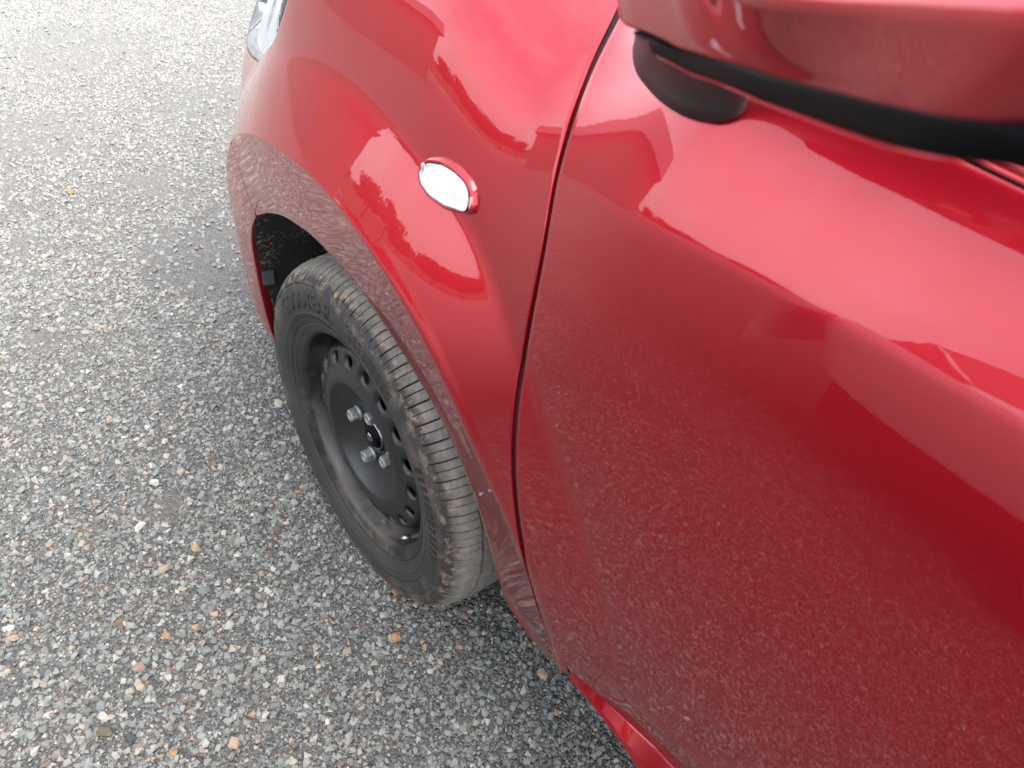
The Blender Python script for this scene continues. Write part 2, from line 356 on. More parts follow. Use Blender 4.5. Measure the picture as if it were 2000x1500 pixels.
def cr_spline(P, n):
    """Catmull-Rom through points, n samples"""
    P = np.array(P, float); d = np.concatenate([[0], np.cumsum(np.linalg.norm(np.diff(P, axis=0), axis=1)**0.5)])
    t = np.linspace(0, d[-1], n); out = np.zeros((n, P.shape[1])); T = np.gradient(P, d, axis=0)
    i = np.clip(np.searchsorted(d, t, side='right') - 1, 0, len(P) - 2); h = (d[i+1] - d[i]); u = (t - d[i]) / h
    u = u[:, None]; h = h[:, None]
    return (2*u**3 - 3*u**2 + 1)*P[i] + (u**3 - 2*u**2 + u)*h*T[i] + (-2*u**3 + 3*u**2)*P[i+1] + (u**3 - u**2)*h*T[i+1]
def resample(P, n):
    P = np.array(P, float); d = np.concatenate([[0], np.cumsum(np.linalg.norm(np.diff(P, axis=0), axis=1))]); t = np.linspace(0, d[-1], n)
    return np.stack([np.interp(t, d, P[:, k]) for k in range(P.shape[1])], 1)
def smooth_poly(P, it=8):
    P = np.array(P, float)
    for _ in range(it): P[1:-1] = 0.5*P[1:-1] + 0.25*(P[:-2] + P[2:])
    return P
def ray_r(poly, c, th):
    """distance from c along angle th to an open polyline (first hit outwards)"""
    P = np.array(poly, float) - c; d = np.array([np.cos(th), np.sin(th)]); best = None
    for a, b in zip(P[:-1], P[1:]):
        e = b - a; den = d[0]*e[1] - d[1]*e[0]
        if abs(den) < 1e-12: continue
        r = (a[0]*e[1] - a[1]*e[0]) / den; u = (a[0]*d[1] - a[1]*d[0]) / den
        if r > 0 and -1e-6 <= u <= 1 + 1e-6 and (best is None or r > best): best = r
    return best

# ------------------------------------------------------------------ the ground
BARE = [(0.835, 1.05, 0.045), (0.266, 1.02, 0.034), (1.77, 0.84, 0.20), (2.35, 0.45, 0.28), (0.177, 0.772, 0.026), (1.35, 0.62, 0.07), (1.22, 0.98, 0.05)]
def bare_at(x, y):
    w = 0.0
    for bx, by, br in BARE:
        d2 = ((x - bx)**2 + (y - by)**2) / (br*br)
        if d2 < 2.5: w = max(w, 1 - min(1.0, d2*(0.75 + 0.9*noise.noise(Vector((x*22, y*22, 4.0))))))
    return max(0.0, min(1.0, w*1.6))
def hgt(x, y):
    v = Vector((x*0.9, y*0.9, 3.1)); w = Vector((x*5.0, y*5.0, 9.7))
    return 0.010*noise.noise(v) + 0.0042*noise.noise(w) + 0.006*max(0.0, noise.noise(Vector((x*1.9 + 5, y*1.9, 1.3))) - 0.25) + 0.0025*bare_at(x, y)
gx = np.concatenate([-np.geomspace(400, 2.2, 14), np.arange(-2.0, -0.9, 0.05), np.arange(-0.88, 2.2, 0.02), np.arange(2.22, 5.6, 0.05), np.geomspace(5.7, 400, 16)])
gy = np.concatenate([-np.geomspace(400, 2.0, 14), np.arange(-1.8, 0.4, 0.05), np.arange(0.42, 1.6, 0.02), np.arange(1.62, 3.6, 0.05), np.geomspace(3.7, 400, 16)])
GX, GY = np.meshgrid(gx, gy, indexing='ij')
GZ = np.array([[hgt(x, y) if (-3 < x < 7 and -3 < y < 5) else 0.0 for y in gy] for x in gx])
ground = grid_obj('ground', np.stack([GX, GY, GZ], 2), GROUND, None, flip=False)
da = ground.data.attributes.new('dust', 'FLOAT', 'POINT'); da.data.foreach_set('value', np.array([[bare_at(x, y) if (-1 < x < 2.3 and 0.3 < y < 1.7) else 0.0 for y in gy] for x in gx], np.float32).ravel())
tag(ground, 'grey gravel yard with pale dusty patches', None, None, 'structure')

# loose gravel: one uncountable mass, instanced stones
def hull_stone(seed, name, flat=0.6, npts=15):
    import bmesh
    r = np.random.default_rng(seed); P = r.normal(size=(npts, 3)); P /= np.linalg.norm(P, axis=1, keepdims=True)
    P *= (0.75 + 0.25*r.random((npts, 1))) * np.array([1.0, 0.72 + 0.2*r.random(), flat])
    bm = bmesh.new()
    for q in P: bm.verts.new(q)
    bmesh.ops.convex_hull(bm, input=bm.verts)
    for v in [v for v in bm.verts if not v.link_faces]: bm.verts.remove(v)
    me = bpy.data.meshes.new(name); bm.to_mesh(me); bm.free(); return me
def gravel_points():
    P = []; S = []
    def tier(dens, smin, smax, cond, jit=1.0, box=(-1.7, 5.2, -1.3, 3.0)):
        x0, x1, y0, y1 = box; n = int((x1 - x0)*(y1 - y0)*dens)
        xy = np.stack([rng.uniform(x0, x1, n), rng.uniform(y0, y1, n)], 1)
        xy = xy[cond(xy)]
        s = smin*(smax/smin)**(rng.random(len(xy))**1.7); P.append(xy); S.append(s)
    cam_xy = np.array([-0.69, 1.19]); ctr = np.array([0.1, 1.15])
    dist = lambda q: np.linalg.norm((q - ctr)*np.array([0.75, 1.0]), axis=1)
    inside = lambda q: (q[:, 1] < 0.45) & (q[:, 0] < 0.4)      # deep under the car
    tier(20000, 0.0024, 0.0044, lambda q: (dist(q) < 0.95) & ~inside(q), box=(-1.2, 1.6, 0.2, 2.2))
    tier(9500, 0.0036, 0.0108, lambda q: (dist(q) < 0.95) & ~inside(q), box=(-1.2, 1.6, 0.2, 2.2))
    tier(7500, 0.0036, 0.0100, lambda q: (dist(q) < 2.3) & (dist(q) >= 0.95) & ~inside(q), box=(-1.7, 3.6, -0.8, 2.9))
    tier(3800, 0.0040, 0.0095, lambda q: ~inside(q))
    tier(300, 0.0075, 0.0130, lambda q: ~inside(q))
    return np.concatenate(P), np.concatenate(S)
pxy, psz = gravel_points()
bare = np.array([noise.noise(Vector((x*1.9 + 5, y*1.9, 1.3))) for x, y in pxy])
keep = ((bare < 0.30) & (np.array([bare_at(x, y) for x, y in pxy]) < 0.45 + 0.55*rng.random(len(bare)))) | (rng.random(len(bare)) < 0.12) | (psz > 0.009)
pxy, psz = pxy[keep], psz[keep]
pz = np.array([hgt(x, y) for x, y in pxy]) + psz*0.22*rng.uniform(-1.0, 1.2, len(psz))
PAL = np.array([(0.150, 0.172, 0.175), (0.205, 0.228, 0.228), (0.115, 0.125, 0.130), (0.255, 0.270, 0.262), (0.175, 0.172, 0.162), (0.34, 0.335, 0.315),
                (0.38, 0.375, 0.36), (0.33, 0.275, 0.215), (0.38, 0.275, 0.19), (0.40, 0.235, 0.155), (0.075, 0.08, 0.085), (0.56, 0.55, 0.53)])
W = np.array([.22, .20, .12, .14, .15, .06, .012, .045, .011, .006, .05, .003]); W /= W.sum()
cidx = rng.choice(len(PAL), len(psz), p=W)
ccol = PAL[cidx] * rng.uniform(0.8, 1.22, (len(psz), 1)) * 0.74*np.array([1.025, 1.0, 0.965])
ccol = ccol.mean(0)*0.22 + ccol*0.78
farw = np.clip((pxy[:, 0] + 0.25*np.sin(pxy[:, 1]*2.1) - 0.45) / 2.3, 0, 1)[:, None]     # brighter light away from the car painted into stone colour, plus pale dust
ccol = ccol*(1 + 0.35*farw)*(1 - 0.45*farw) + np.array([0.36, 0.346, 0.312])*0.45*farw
me = bpy.data.meshes.new('gravel'); nP = len(psz)
me.vertices.add(nP); me.vertices.foreach_set('co', np.column_stack([pxy, pz]).astype(np.float32).ravel())
def attr(name, typ, arr, key):
    a = me.attributes.new(name, typ, 'POINT'); a.data.foreach_set(key, np.asarray(arr, np.float32).ravel())
attr('stone_size', 'FLOAT', psz, 'value')
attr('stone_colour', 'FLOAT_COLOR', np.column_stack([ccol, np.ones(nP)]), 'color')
attr('stone_turn', 'FLOAT_VECTOR', np.column_stack([rng.normal(0, .35, nP), rng.normal(0, .35, nP), rng.uniform(0, 6.28, nP)]), 'vector')
gravel = bpy.data.objects.new('gravel', me); col.objects.link(gravel)
tag(gravel, 'loose crushed grey gravel with scattered tan and white chips', None, None, 'stuff')
vcol = bpy.data.collections.new('gravel_shapes')
for k in range(10):
    m_ = hull_stone(100 + k, 'gravel_shape', [0.55, 0.7, 0.45, 0.65][k % 4], 13); m_.materials.append(STONE)
    vcol.objects.link(bpy.data.objects.new('gravel_shape', m_))
ng = bpy.data.node_groups.new('scatter_gravel', 'GeometryNodeTree')
ng.interface.new_socket('Geometry', in_out='INPUT', socket_type='NodeSocketGeometry'); ng.interface.new_socket('Geometry', in_out='OUTPUT', socket_type='NodeSocketGeometry')
gi = ng.nodes.new('NodeGroupInput'); go = ng.nodes.new('NodeGroupOutput'); m2p = ng.nodes.new('GeometryNodeMeshToPoints')
iop = ng.nodes.new('GeometryNodeInstanceOnPoints'); ci = ng.nodes.new('GeometryNodeCollectionInfo'); ci.inputs['Collection'].default_value = vcol
ci.inputs['Separate Children'].default_value = True; ci.inputs['Reset Children'].default_value = True
def nattr(name, typ):
    x = ng.nodes.new('GeometryNodeInputNamedAttribute'); x.data_type = typ; x.inputs['Name'].default_value = name; return x.outputs[0]
ng.links.new(gi.outputs[0], m2p.inputs['Mesh']); ng.links.new(m2p.outputs[0], iop.inputs['Points']); ng.links.new(ci.outputs[0], iop.inputs['Instance'])
iop.inputs['Pick Instance'].default_value = True
ng.links.new(nattr('stone_size', 'FLOAT'), iop.inputs['Scale'])
e2r = ng.nodes.new('FunctionNodeEulerToRotation'); ng.links.new(nattr('stone_turn', 'FLOAT_VECTOR'), e2r.inputs[0]); ng.links.new(e2r.outputs[0], iop.inputs['Rotation'])
ng.links.new(iop.outputs[0], go.inputs[0])
md = gravel.modifiers.new('scatter', 'NODES'); md.node_group = ng

# ------------------------------------------------------------------ the car
car = empty('car', (0, 0, 0))
tag(car, 'glossy metallic red hatchback parked on grey gravel', 'car')
C0 = np.array([0.0, 0.45])
_a, _b = np.array(GAPP[0]), np.array(GAPP[1]); _u = np.array([0.5, 1.0]); GAP = np.concatenate([[(_a[0] + 0.060, _a[1] + 0.115), (_a[0] + 0.028, _a[1] + 0.05)], np.array(GAPP)])
GAPS = smooth_poly(resample(GAP, 120), 14)
BOTTOM = BOTP
ARCH = smooth_poly(resample(ARCHP[:-1] + [BOTP[-1]], 160), 16)
_q, _h = ARCHP[0], HEADP[0]
SEAM = [_q, (_q[0] + 0.003, 0.58), (_q[0] + 0.005, 0.64), (_h[0] - 0.012, 0.695), _h]
HEADEDGE = HEADP + [(HEADP[-1][0] - 0.0125, 0.915), (0.152, 0.955)]
HOODLINE = [(0.152, 0.955), (0.04, 1.03), (-0.10, 1.09), (GAP[0][0], 1.14)]
g = 0.0036
def polar_panel(inner, outer, th0, th1, n, c, m=(12, 8, 46)):
    rows = []
    for th in np.linspace(th0, th1, n):
        ri = ray_r(inner, c, th); ro = ray_r(outer, c, th)
        if ri is None: ri = rows[-1][0] if rows else None
        if ro is None: ro = rows[-1][1] if rows else None
        rows.append((ri, ro, th))
    # fill leading gaps
    for k in range(len(rows)):
        ri, ro, th = rows[k]
        if ri is None or ro is None:
            nx = next(r for r in rows[k:] if r[0] is not None and r[1] is not None); rows[k] = (nx[0], nx[1], th)
    out = []
    for ri, ro, th in rows:
        ro = max(ro, ri + 0.002); L = ro - ri; d = np.array([np.cos(th), np.sin(th)])
        # where the arch crease (circle about the hub) crosses this ray
        o = c - np.array([0, HUBZ]); b = o @ d; q = -b + math.sqrt(max(b*b - (o @ o - RC*RC), 0.0))
        q = min(max(q, ri + 0.12*L), ri + 0.88*L); e = min(0.005, 0.04*L)
        rr = np.concatenate([np.linspace(ri, q - e, m[0], endpoint=False), np.linspace(q - e, q + e, m[1], endpoint=False), np.linspace(q + e, ro, m[2])])
        out.append(c + rr[:, None]*d)
    ST = np.array(out)
    return ST
fg = GAPS + np.array([g, 0])
outer_f = np.concatenate([SEAM[:-1], HEADEDGE, HOODLINE[1:-1], fg, np.array(BOTTOM)])
ang = lambda p, c: math.atan2(p[1] - c[1], p[0] - c[0]) % (2*math.pi)
ST = polar_panel(ARCH, outer_f, ang(ARCH[0], C0) + 0.012, ang(ARCH[-1], C0) - 0.02, 300, C0)
# the crown and shoulder bulge of the fender
fender = panel('front_fender', surf(ST[..., 0], ST[..., 1]), PAINT, car, depth=(0.010, 0.0, 0.026, 0.012), rad=0.0006)
C1 = np.array([0.0, 0.28])
S_END = float(np.interp(0.0, -_PY[np.searchsorted(_S, 0):], _S[np.searchsorted(_S, 0):]))
inner_b = smooth_poly(resample(BUMPP, 60), 10); _e = BUMPP[-1]
SEAMB = [(a + 0.0018, b) for a, b in SEAM]
HEADBOT = [(_h[0], _h[1] - 0.0018), (0.42, 0.713), (0.5, 0.697), (0.75, 0.665), (0.95, 0.655), (S_END, 0.655)]
th0, th1 = ang(SEAM[-1], C1) - 0.01, ang(inner_b[-1], C1) - 2*math.pi
ST = polar_panel(np.concatenate([np.array(SEAMB)[::-1], inner_b[1:]]), np.array(HEADBOT + [(S_END, 0.2), (0.60, 0.165), (0.48, 0.148), (_e[0], _e[1] - 0.006)]), th0, th1 + 0.005, 160, C1, (12, 8, 60))
bumper = panel('front_bumper', surf(ST[..., 0], ST[..., 1]), PAINT, car, depth=(0.010, 0.012, 0.042, 0.012))

# dark flanges behind the door gap
def ribbon(name, path, half, off, mat, parent, n=160):
    P = resample(path, n); T = unit(np.gradient(P, axis=0)); Nn = np.stack([-T[:, 1], T[:, 0]], 1)
    ST = P[:, None] + Nn[:, None]*np.linspace(-half, half, 7)[None, :, None]
    return grid_obj(name, surf(ST[..., 0], ST[..., 1], off), mat, parent)
ribbon('door_seal', GAPS, 0.022, -0.0050, GAPDARK, car)
ribbon('headlight_seal', HEADEDGE, 0.02, -0.016, GAPDARK, car)
ribbon('bumper_bracket', SEAM, 0.012, -0.010, GAPDARK, car)

# front door
def door_bottom(s): return np.interp(-s, [0.40, -DBP[0][0], -DBP[1][0], -DBP[2][0], -DBP[3][0], 0.70, 1.5], [GAPP[-1][1], GAPP[-1][1], 0.5*(DBP[1][1] + GAPP[-1][1]), DBP[2][1], DBP[3][1], 0.380, 0.385])
def belt_t(s): return 1.031 + 0.03*np.clip(-0.62 - s, 0, 3)
def gap_s(t): return np.interp(t, GAPS[::-1, 1], GAPS[::-1, 0])
def door_grid(s_front, s_rear, n, m, ulist=None, tb=door_bottom):
    u = ulist if ulist is not None else np.linspace(0, 1, n); w = np.linspace(0, 1, m)
    w = np.unique(np.concatenate([np.linspace(0, 1, m), np.linspace(0.83, 0.92, 24)]))
    U, Wd = np.meshgrid(u, w, indexing='ij'); T = 0.36 + (1.02 - 0.36)*Wd
    for _ in range(6):
        S = s_front(T)*(1 - U) + s_rear*U; T = tb(S)*(1 - Wd) + belt_t(S)*Wd
    return S, T
S, T = door_grid(lambda t: gap_s(t) - g, -1.30, 0, 120, np.concatenate([np.linspace(0, 0.5, 130)[:-1], np.linspace(0.5, 1, 40)]))
Vd = surf(S, T)
# pressed hem line low on the door
hem_t = np.interp(-S, [0.5, -HEMP[0][0], -HEMP[1][0], -HEMP[2][0], 0.8, 1.5], [HEMP[0][1] - 0.012, HEMP[0][1], HEMP[1][1], HEMP[2][1], HEMP[2][1] + 0.01, HEMP[2][1] + 0.015])
hem = np.exp(-((T - hem_t)/0.0045)**2) * np.clip((-0.50 - S)/0.10, 0, 1) * 0.0018
Vd[..., 1] += hem
door = panel('front_door', Vd, PAINT, car, depth=(0.014, 0.012, 0.010, 0.010), rad=0.0006)
# double body-coloured belt moulding, weatherstrip and glass
sb = np.linspace(-0.315, -1.30, 120)
def strip(name, t0, prof, mat, parent):
    """prof: list of (dt, off)"""
    Sg = sb[:, None] + 0*np.array([p_[0] for p_ in prof])[None]
    Tg = belt_t(sb)[:, None] + t0 + np.array([p_[0] for p_ in prof])[None]
    Of = np.array([p_[1] for p_ in prof])[None] + 0*Sg
    V = surf(Sg, Tg, 0.0); b = surf(Sg, Tg, 0.01) - V; V = V + b/0.01*Of[..., None]
    return grid_obj(name, V, mat, parent, flip=True)
bm1 = strip('belt_moulding', 0.0015, [(0, -0.008), (0.0003, 0.0), (0.0012, 0.0012), (0.0028, 0.0012), (0.0036, -0.0006), (0.0040, -0.0012), (0.0046, 0.0), (0.0056, 0.0010), (0.0070, 0.0006), (0.0080, -0.008)], PAINT, door)
bm2 = strip('weatherstrip', 0.0095, [(0, -0.010), (0.0004, -0.001), (0.002, -0.0008), (0.009, -0.004), (0.012, -0.016)], PLASTIC, door)

# rocker panel: a ledge that widens towards the rear and catches the sky
xs = np.linspace(-0.4835, -1.9, 120)
def rocker_sec(x):
    tb = float(door_bottom(x)); k = np.clip((-0.484 - x)/0.12, 0, 1)
    a = surf(x, tb - 0.0035, -0.004); y0, z0 = a[1], a[2]
    zo = 0.3385 - 0.002*k; yo = np.interp(-x, [0.476, 0.522, 0.564, 0.60, 0.66, 0.8, 1.9], [0.8005, 0.8010, 0.8030, 0.8085, 0.8135, 0.8160, 0.8160])
    yi = min(y0, yo - 0.003); zi = max(z0, zo + 0.002)
    p = [(yi - 0.014, zi + 0.003), (yi, zi)]
    for f in (0.2, 0.4, 0.6, 0.78, 0.9): p.append((yi + (yo - yi)*f, zi + (zo - zi)*(0.92*f)))
    p += [(yo - 0.0004, zo + 0.0012), (yo, zo - 0.0008), (yo - 0.0012, zo - 0.0030), (yo - 0.0065, zo - 0.0095), (yo - 0.020, zo - 0.030), (yo - 0.035, zo - 0.055), (yo - 0.06, zo - 0.085)]
    return [(x, y, z) for y, z in p]
rocker = grid_obj('rocker_panel', np.array([rocker_sec(x) for x in xs]), PAINT, car, flip=False)

# rear side, simple but real
def rear_bottom(s):
    a = 0.385 + 0*s; d = 0.375**2 - (s + 2.52)**2
    return np.where(d > 0, np.maximum(a, 0.28 + np.sqrt(np.maximum(d, 0))), a)
S, T = door_grid(lambda t: -1.305 + 0*t, -2.16, 60, 60, tb=rear_bottom); panel('rear_door', surf(S, T), PAINT, car)
S, T = door_grid(lambda t: -2.165 + 0*t, -4.0, 90, 60, tb=rear_bottom); panel('quarter_panel', surf(S, T), PAINT, car)

# hood, glasshouse and roof
hs_ = np.linspace(GAP[0][0], S_END - 0.02, 60)
HT = np.interp(hs_, [GAP[0][0], -0.10, 0.04, 0.15, 0.3, 0.5, 0.75, S_END], [1.142, 1.094, 1.034, 0.960, 0.905, 0.865, 0.82, 0.80])
He = surf(hs_, HT); ww = np.linspace(0, 1, 24)
hood = np.zeros((60, 47, 3))
for i in range(60):
    x, y, z = He[i]; yy = np.concatenate([y*np.cos(ww*np.pi/2), -(y*np.cos(ww*np.pi/2))[::-1][1:]]); y_ = max(abs(y), 1e-4)
    hood[i, :, 0] = x + 0.03*(1 - (yy/y_)**2); hood[i, :, 1] = yy; hood[i, :, 2] = z + 0.002 + 0.055*(1 - np.abs(yy/y_)**2.2)
panel('hood', hood, PAINT, car)
rx = np.array([-0.30, -0.45, -0.70, -1.0, -1.25, -1.7, -2.2, -2.7, -3.1, -3.35]); rz = np.array([1.06, 1.13, 1.255, 1.375, 1.44, 1.485, 1.485, 1.44, 1.37, 1.30]); ry = np.array([0.69, 0.67, 0.63, 0.60, 0.58, 0.57, 0.57, 0.56, 0.53, 0.50])
xg = np.linspace(-0.26, -3.0, 76); bl = surf(xg, belt_t(xg) + 0.013, -0.012)
rail = np.stack([np.interp(bl[:, 0], rx[::-1], f[::-1]) for f in (rx, ry, rz)], 1)
wv = np.linspace(0, 1, 16)[None, :, None]
Gs = bl[:, None]*(1 - wv) + rail[:, None]*wv; Gs[..., 1] += 0.03*np.sin(np.pi*wv[..., 0])
grid_obj('side_window', Gs[7:70], GLASS, car, flip=True); grid_obj('sail_panel', Gs[:8], PLASTIC, car, flip=True)
panel('a_pillar', np.stack([rail + np.array([0, 0.01, 0.0]), rail + np.array([0.0, -0.03, 0.035])], 1)[:29], PAINT, car)
for i0 in (28, 51): grid_obj('pillar_trim', Gs[i0:i0 + 4] + np.array([0, 0.003, 0.002]), PLASTIC, car, flip=True)
th = np.linspace(-1, 1, 31)
def loft(i0, i1, n, crown):
    x = np.linspace(i0, i1, n); Y = np.interp(-x, -rx, ry); Z = np.interp(-x, -rx, rz)
    return np.stack([np.repeat(x[:, None], 31, 1) + 0.10*(1 - th**2)*(i0 > -1.0), Y[:, None]*th[None], Z[:, None] + crown*(1 - th[None]**2)], 2)
grid_obj('windshield', loft(-0.30, -1.22, 24, 0.03), GLASS, car); grid_obj('roof', loft(-1.22, -3.0, 30, 0.045), PAINT, car); grid_obj('rear_window', loft(-3.0, -3.35, 10, 0.03), GLASS, car)
hr = resample(hood[0], 31); wr = loft(-0.30, -1.22, 24, 0.03)[0]; wr = wr[::-1] if hr[0, 1]*wr[0, 1] < 0 else wr
hr2 = hr - np.array([0.0, 0, 0.012])
grid_obj('cowl', np.stack([hr2*(1 - f_) + wr*f_ - np.array([0, 0, 0.012*math.sin(math.pi*f_)]) for f_ in np.linspace(0, 1, 8)]), PLASTIC, car)
Vt = np.stack([np.stack([-3.35 - 0.35*np.sin(np.pi/2*w_) + 0*th, th*(0.50 + 0.22*np.sin(np.pi/2*w_)), 1.30 - 0.95*w_ + 0*th], 1) for w_ in np.linspace(0, 1, 20)])
grid_obj('tailgate', Vt, PAINT, car, flip=False)
def box(name, x0, x1, y0, y1, z0, z1, mat, parent):
    v = [(x, y, z) for x in (x0, x1) for y in (y0, y1) for z in (z0, z1)]
    return mesh_obj(name, v, [(0, 1, 3, 2), (4, 6, 7, 5), (0, 4, 5, 1), (2, 3, 7, 6), (0, 2, 6, 4), (1, 5, 7, 3)], mat, parent, False)
box('underbody', -3.45, 0.60, -0.56, 0.56, 0.20, 0.62, UNDER, car)
box('floor_pan', -2.1, -0.46, -0.755, 0.755, 0.255, 0.33, UNDER, car)
box('cabin', -3.2, -0.50, -0.60, 0.60, 0.62, 0.98, UNDER, car)
sg = np.linspace(0.72, S_END, 30); tg_ = np.linspace(0.66, 0.80, 10)
grid_obj('grille', surf(sg[:, None] + 0*tg_, tg_[None] + 0*sg[:, None], -0.006), PLASTIC, car, flip=True)

# wheel arch liner
a = np.linspace(R_(-18), R_(178), 70); yy = np.linspace(0.50, 0.785, 14)
Lr = np.array([[(( 0.385 + 0.020*math.sin((y - 0.5)*30)*0.3)*math.cos(t), y if t > 0.9 else y - 0.065*(1 - max(0, t)/0.9) * ((y - 0.5)/0.292), 0.275 + (0.385 + 0.006*math.sin(9*t))*math.sin(t)) for y in (yy - 0.03*max(0, t - 2.0))] for t in a])
liner = grid_obj('arch_liner', Lr, LINER, car)
grid_obj('inner_fender', np.array([[(r*math.cos(t), 0.50, 0.275 + r*math.sin(t)) for r in np.linspace(0.02, 0.39, 8)] for t in np.linspace(R_(-30), R_(210), 40)]), UNDER, car)
# clip that pins the liner to the bumper edge
def rounded_box(name, size, mat, parent, loc, rot=(0, 0, 0), bev=0.15):
    import bmesh
    bm = bmesh.new(); bmesh.ops.create_cube(bm, size=1.0)
    bmesh.ops.scale(bm, vec=size, verts=bm.verts); bmesh.ops.bevel(bm, geom=bm.edges, offset=min(size)*bev, segments=2, affect='EDGES')
    me = bpy.data.meshes.new(name); bm.to_mesh(me); bm.free(); me.materials.append(mat)
    o = bpy.data.objects.new(name, me); col.objects.link(o); o.parent = parent; o.location = loc; o.rotation_euler = rot; return o
pc = surf(0.3985, 0.334, -0.015)
rounded_box('liner_clip', (0.012, 0.020, 0.030), plain('grey_clip', (0.045, 0.052, 0.062), 0.45), car, tuple(pc + np.array([-0.004, 0, 0])), (0, 0, R_(-18)))

# side marker lamp on the fender
MK = np.array(MKP)
def closed_spline(P, n):
    Q = np.concatenate([P[-3:], P, P[:3]]); k = len(Q); dense = cr_spline(Q, k*40)
    half = len(dense)//2; i0 = np.argmin(np.linalg.norm(dense[:half] - P[0], axis=1))
    j0 = half + np.argmin(np.linalg.norm(dense[half:] - P[0], axis=1)); return resample(dense[i0:j0 + 1], n + 1)[:-1]
mk = np.concatenate([MK, MK[:1]]); mk = resample(mk, 73)[:-1]
for _ in range(1): mk = 0.5*mk + 0.25*(np.roll(mk, 1, 0) + np.roll(mk, -1, 0))
mk = mk + 0; mc = mk.mean(0)
def ring_st(scale, off, grow=0.0):
    d = mk - mc; L = np.linalg.norm(d, axis=1, keepdims=True); q = mc + d*scale + d/L*grow
    return surf(q[:, 0], q[:, 1], off)
def rings_obj(name, rings, mat, parent, cap=True, flip=False):
    V = np.concatenate(rings); n = len(rings[0]); f = grid_faces(len(rings), n, flip, True)
    if cap: f.append(tuple(range((len(rings) - 1)*n, len(rings)*n))[::-1 if flip else 1])
    return mesh_obj(name, V, f, mat, parent)
marker = rings_obj('side_marker_lamp', [ring_st(1, -0.002, 0.0058), ring_st(1, 0.0030, 0.0050), ring_st(1, 0.0052, 0.0034), ring_st(1, 0.0056, 0.0020), ring_st(1, 0.0050, 0.0007), ring_st(1, 0.0015, 0.0004), ring_st(0.5, 0.0012)], PAINT, car, cap=True)
rings_obj('reflector', [ring_st(0.98, 0.0070), ring_st(0.955, 0.0050), ring_st(0.92, 0.0030), ring_st(0.85, 0.0026), ring_st(0.5, 0.0024), ring_st(0.15, 0.0023), ring_st(0.01, 0.0023)], WHITE, marker)
lens = rings_obj('lens', [ring_st(0.99, 0.0032), ring_st(0.99, 0.0070), ring_st(0.965, 0.0080), ring_st(0.88, 0.0086), ring_st(0.6, 0.0093), ring_st(0.3, 0.0096), ring_st(0.1, 0.0097), ring_st(0.008, 0.0097)], CLEAR, marker)
for i in range(3):
    for j in range(4):
        q = mc + np.array([-0.010 - 0.0042*j + 0.001*i, -0.001 - 0.0036*i]); p_ = surf(q[0], q[1], 0.0027)
        rounded_box('bulb_facet', (0.0022, 0.0012, 0.0014), AMBER, marker, tuple(p_))
for dx in (-0.036, 0.034):
    p_ = surf(mc[0] + dx, mc[1], 0.0048); rounded_box('end_rib', (0.0016, 0.003, 0.013), plain('pale_pink_plastic', (0.62, 0.42, 0.42), 0.4), marker, tuple(p_))

# headlight
HB = [(0.1550, 0.9500), (HEADP[-1][0] - 0.009, 0.915)] + [(a_ + 0.0032, b_ + 0.001) for a_, b_ in HEADP[::-1]] + [(0.42, 0.7165), (0.5, 0.701), (0.62, 0.685), (0.70, 0.69)]
HTp = [(0.1560, 0.9515), (0.20, 0.944), (0.27, 0.912), (0.36, 0.888), (0.50, 0.858), (0.62, 0.832), (0.70, 0.815)]
hb = resample(HB, 90); ht = resample(HTp, 90)
def head_st(n0=0.0, n1=1.0, m=30):
    w_ = np.linspace(n0, n1, m)[None, :, None]; return hb[:, None]*(1 - w_) + ht[:, None]*w_
ST = head_st(); Vl = surf(ST[..., 0], ST[..., 1], 0.0)
RIBGREY = plain('grey_reflector', (0.06, 0.062, 0.065), 0.3, 0.2)
hl = empty('headlight', (0, 0, 0), car)
W_, f_ = rim_grid(Vl, (0, 0.010, 0.012, 0.010), 0.003); grid_obj('lens', W_, CLEAR, hl, flip=f_)
ST = head_st(0.0, 1.0); grid_obj('housing', surf(ST[..., 0], ST[..., 1], -0.016), WHITE, hl, flip=True)
bz = surf(hb[:, 0], hb[:, 1], -0.0015); bz2 = surf(hb[:, 0] + 0.002, hb[:, 1] + 0.001, -0.0155)
grid_obj('bezel', np.stack([bz, bz2], 1), SILVER, hl, flip=True)
# stepped chrome ribs in the upper corner, fine flutes in the lower turn lamp
for k in range(13):
    q = np.array([0.1765 + 0.0030*k, 0.925 - 0.0100*k]); w0 = q + np.array([0.003, 0.001]); w1 = q + np.array([0.050, 0.018])
    seg = np.linspace(0, 1, 6)[:, None]; L_ = w0*(1 - seg) + w1*seg
    A = surf(L_[:, 0], L_[:, 1] - 0.0034, -0.0125); B = surf(L_[:, 0], L_[:, 1], -0.007); Cc = surf(L_[:, 0], L_[:, 1] + 0.0030, -0.0125)
    grid_obj('reflector_rib', np.stack([A, B, Cc], 1), RIBGREY, hl, flip=True, smooth=False)
for k in range(16):
    q = np.array([0.2350 + 0.0062*k, 0.803 - 0.0037*k]); L_ = q + np.linspace(0, 1, 6)[:, None]*np.array([0.020, 0.034])
    A = surf(L_[:, 0] - 0.0016, L_[:, 1], -0.010); B = surf(L_[:, 0], L_[:, 1], -0.007); Cc = surf(L_[:, 0] + 0.0016, L_[:, 1], -0.010)
    grid_obj('lens_flute', np.stack([A, B, Cc], 1), WHITE, hl, flip=True, smooth=False)

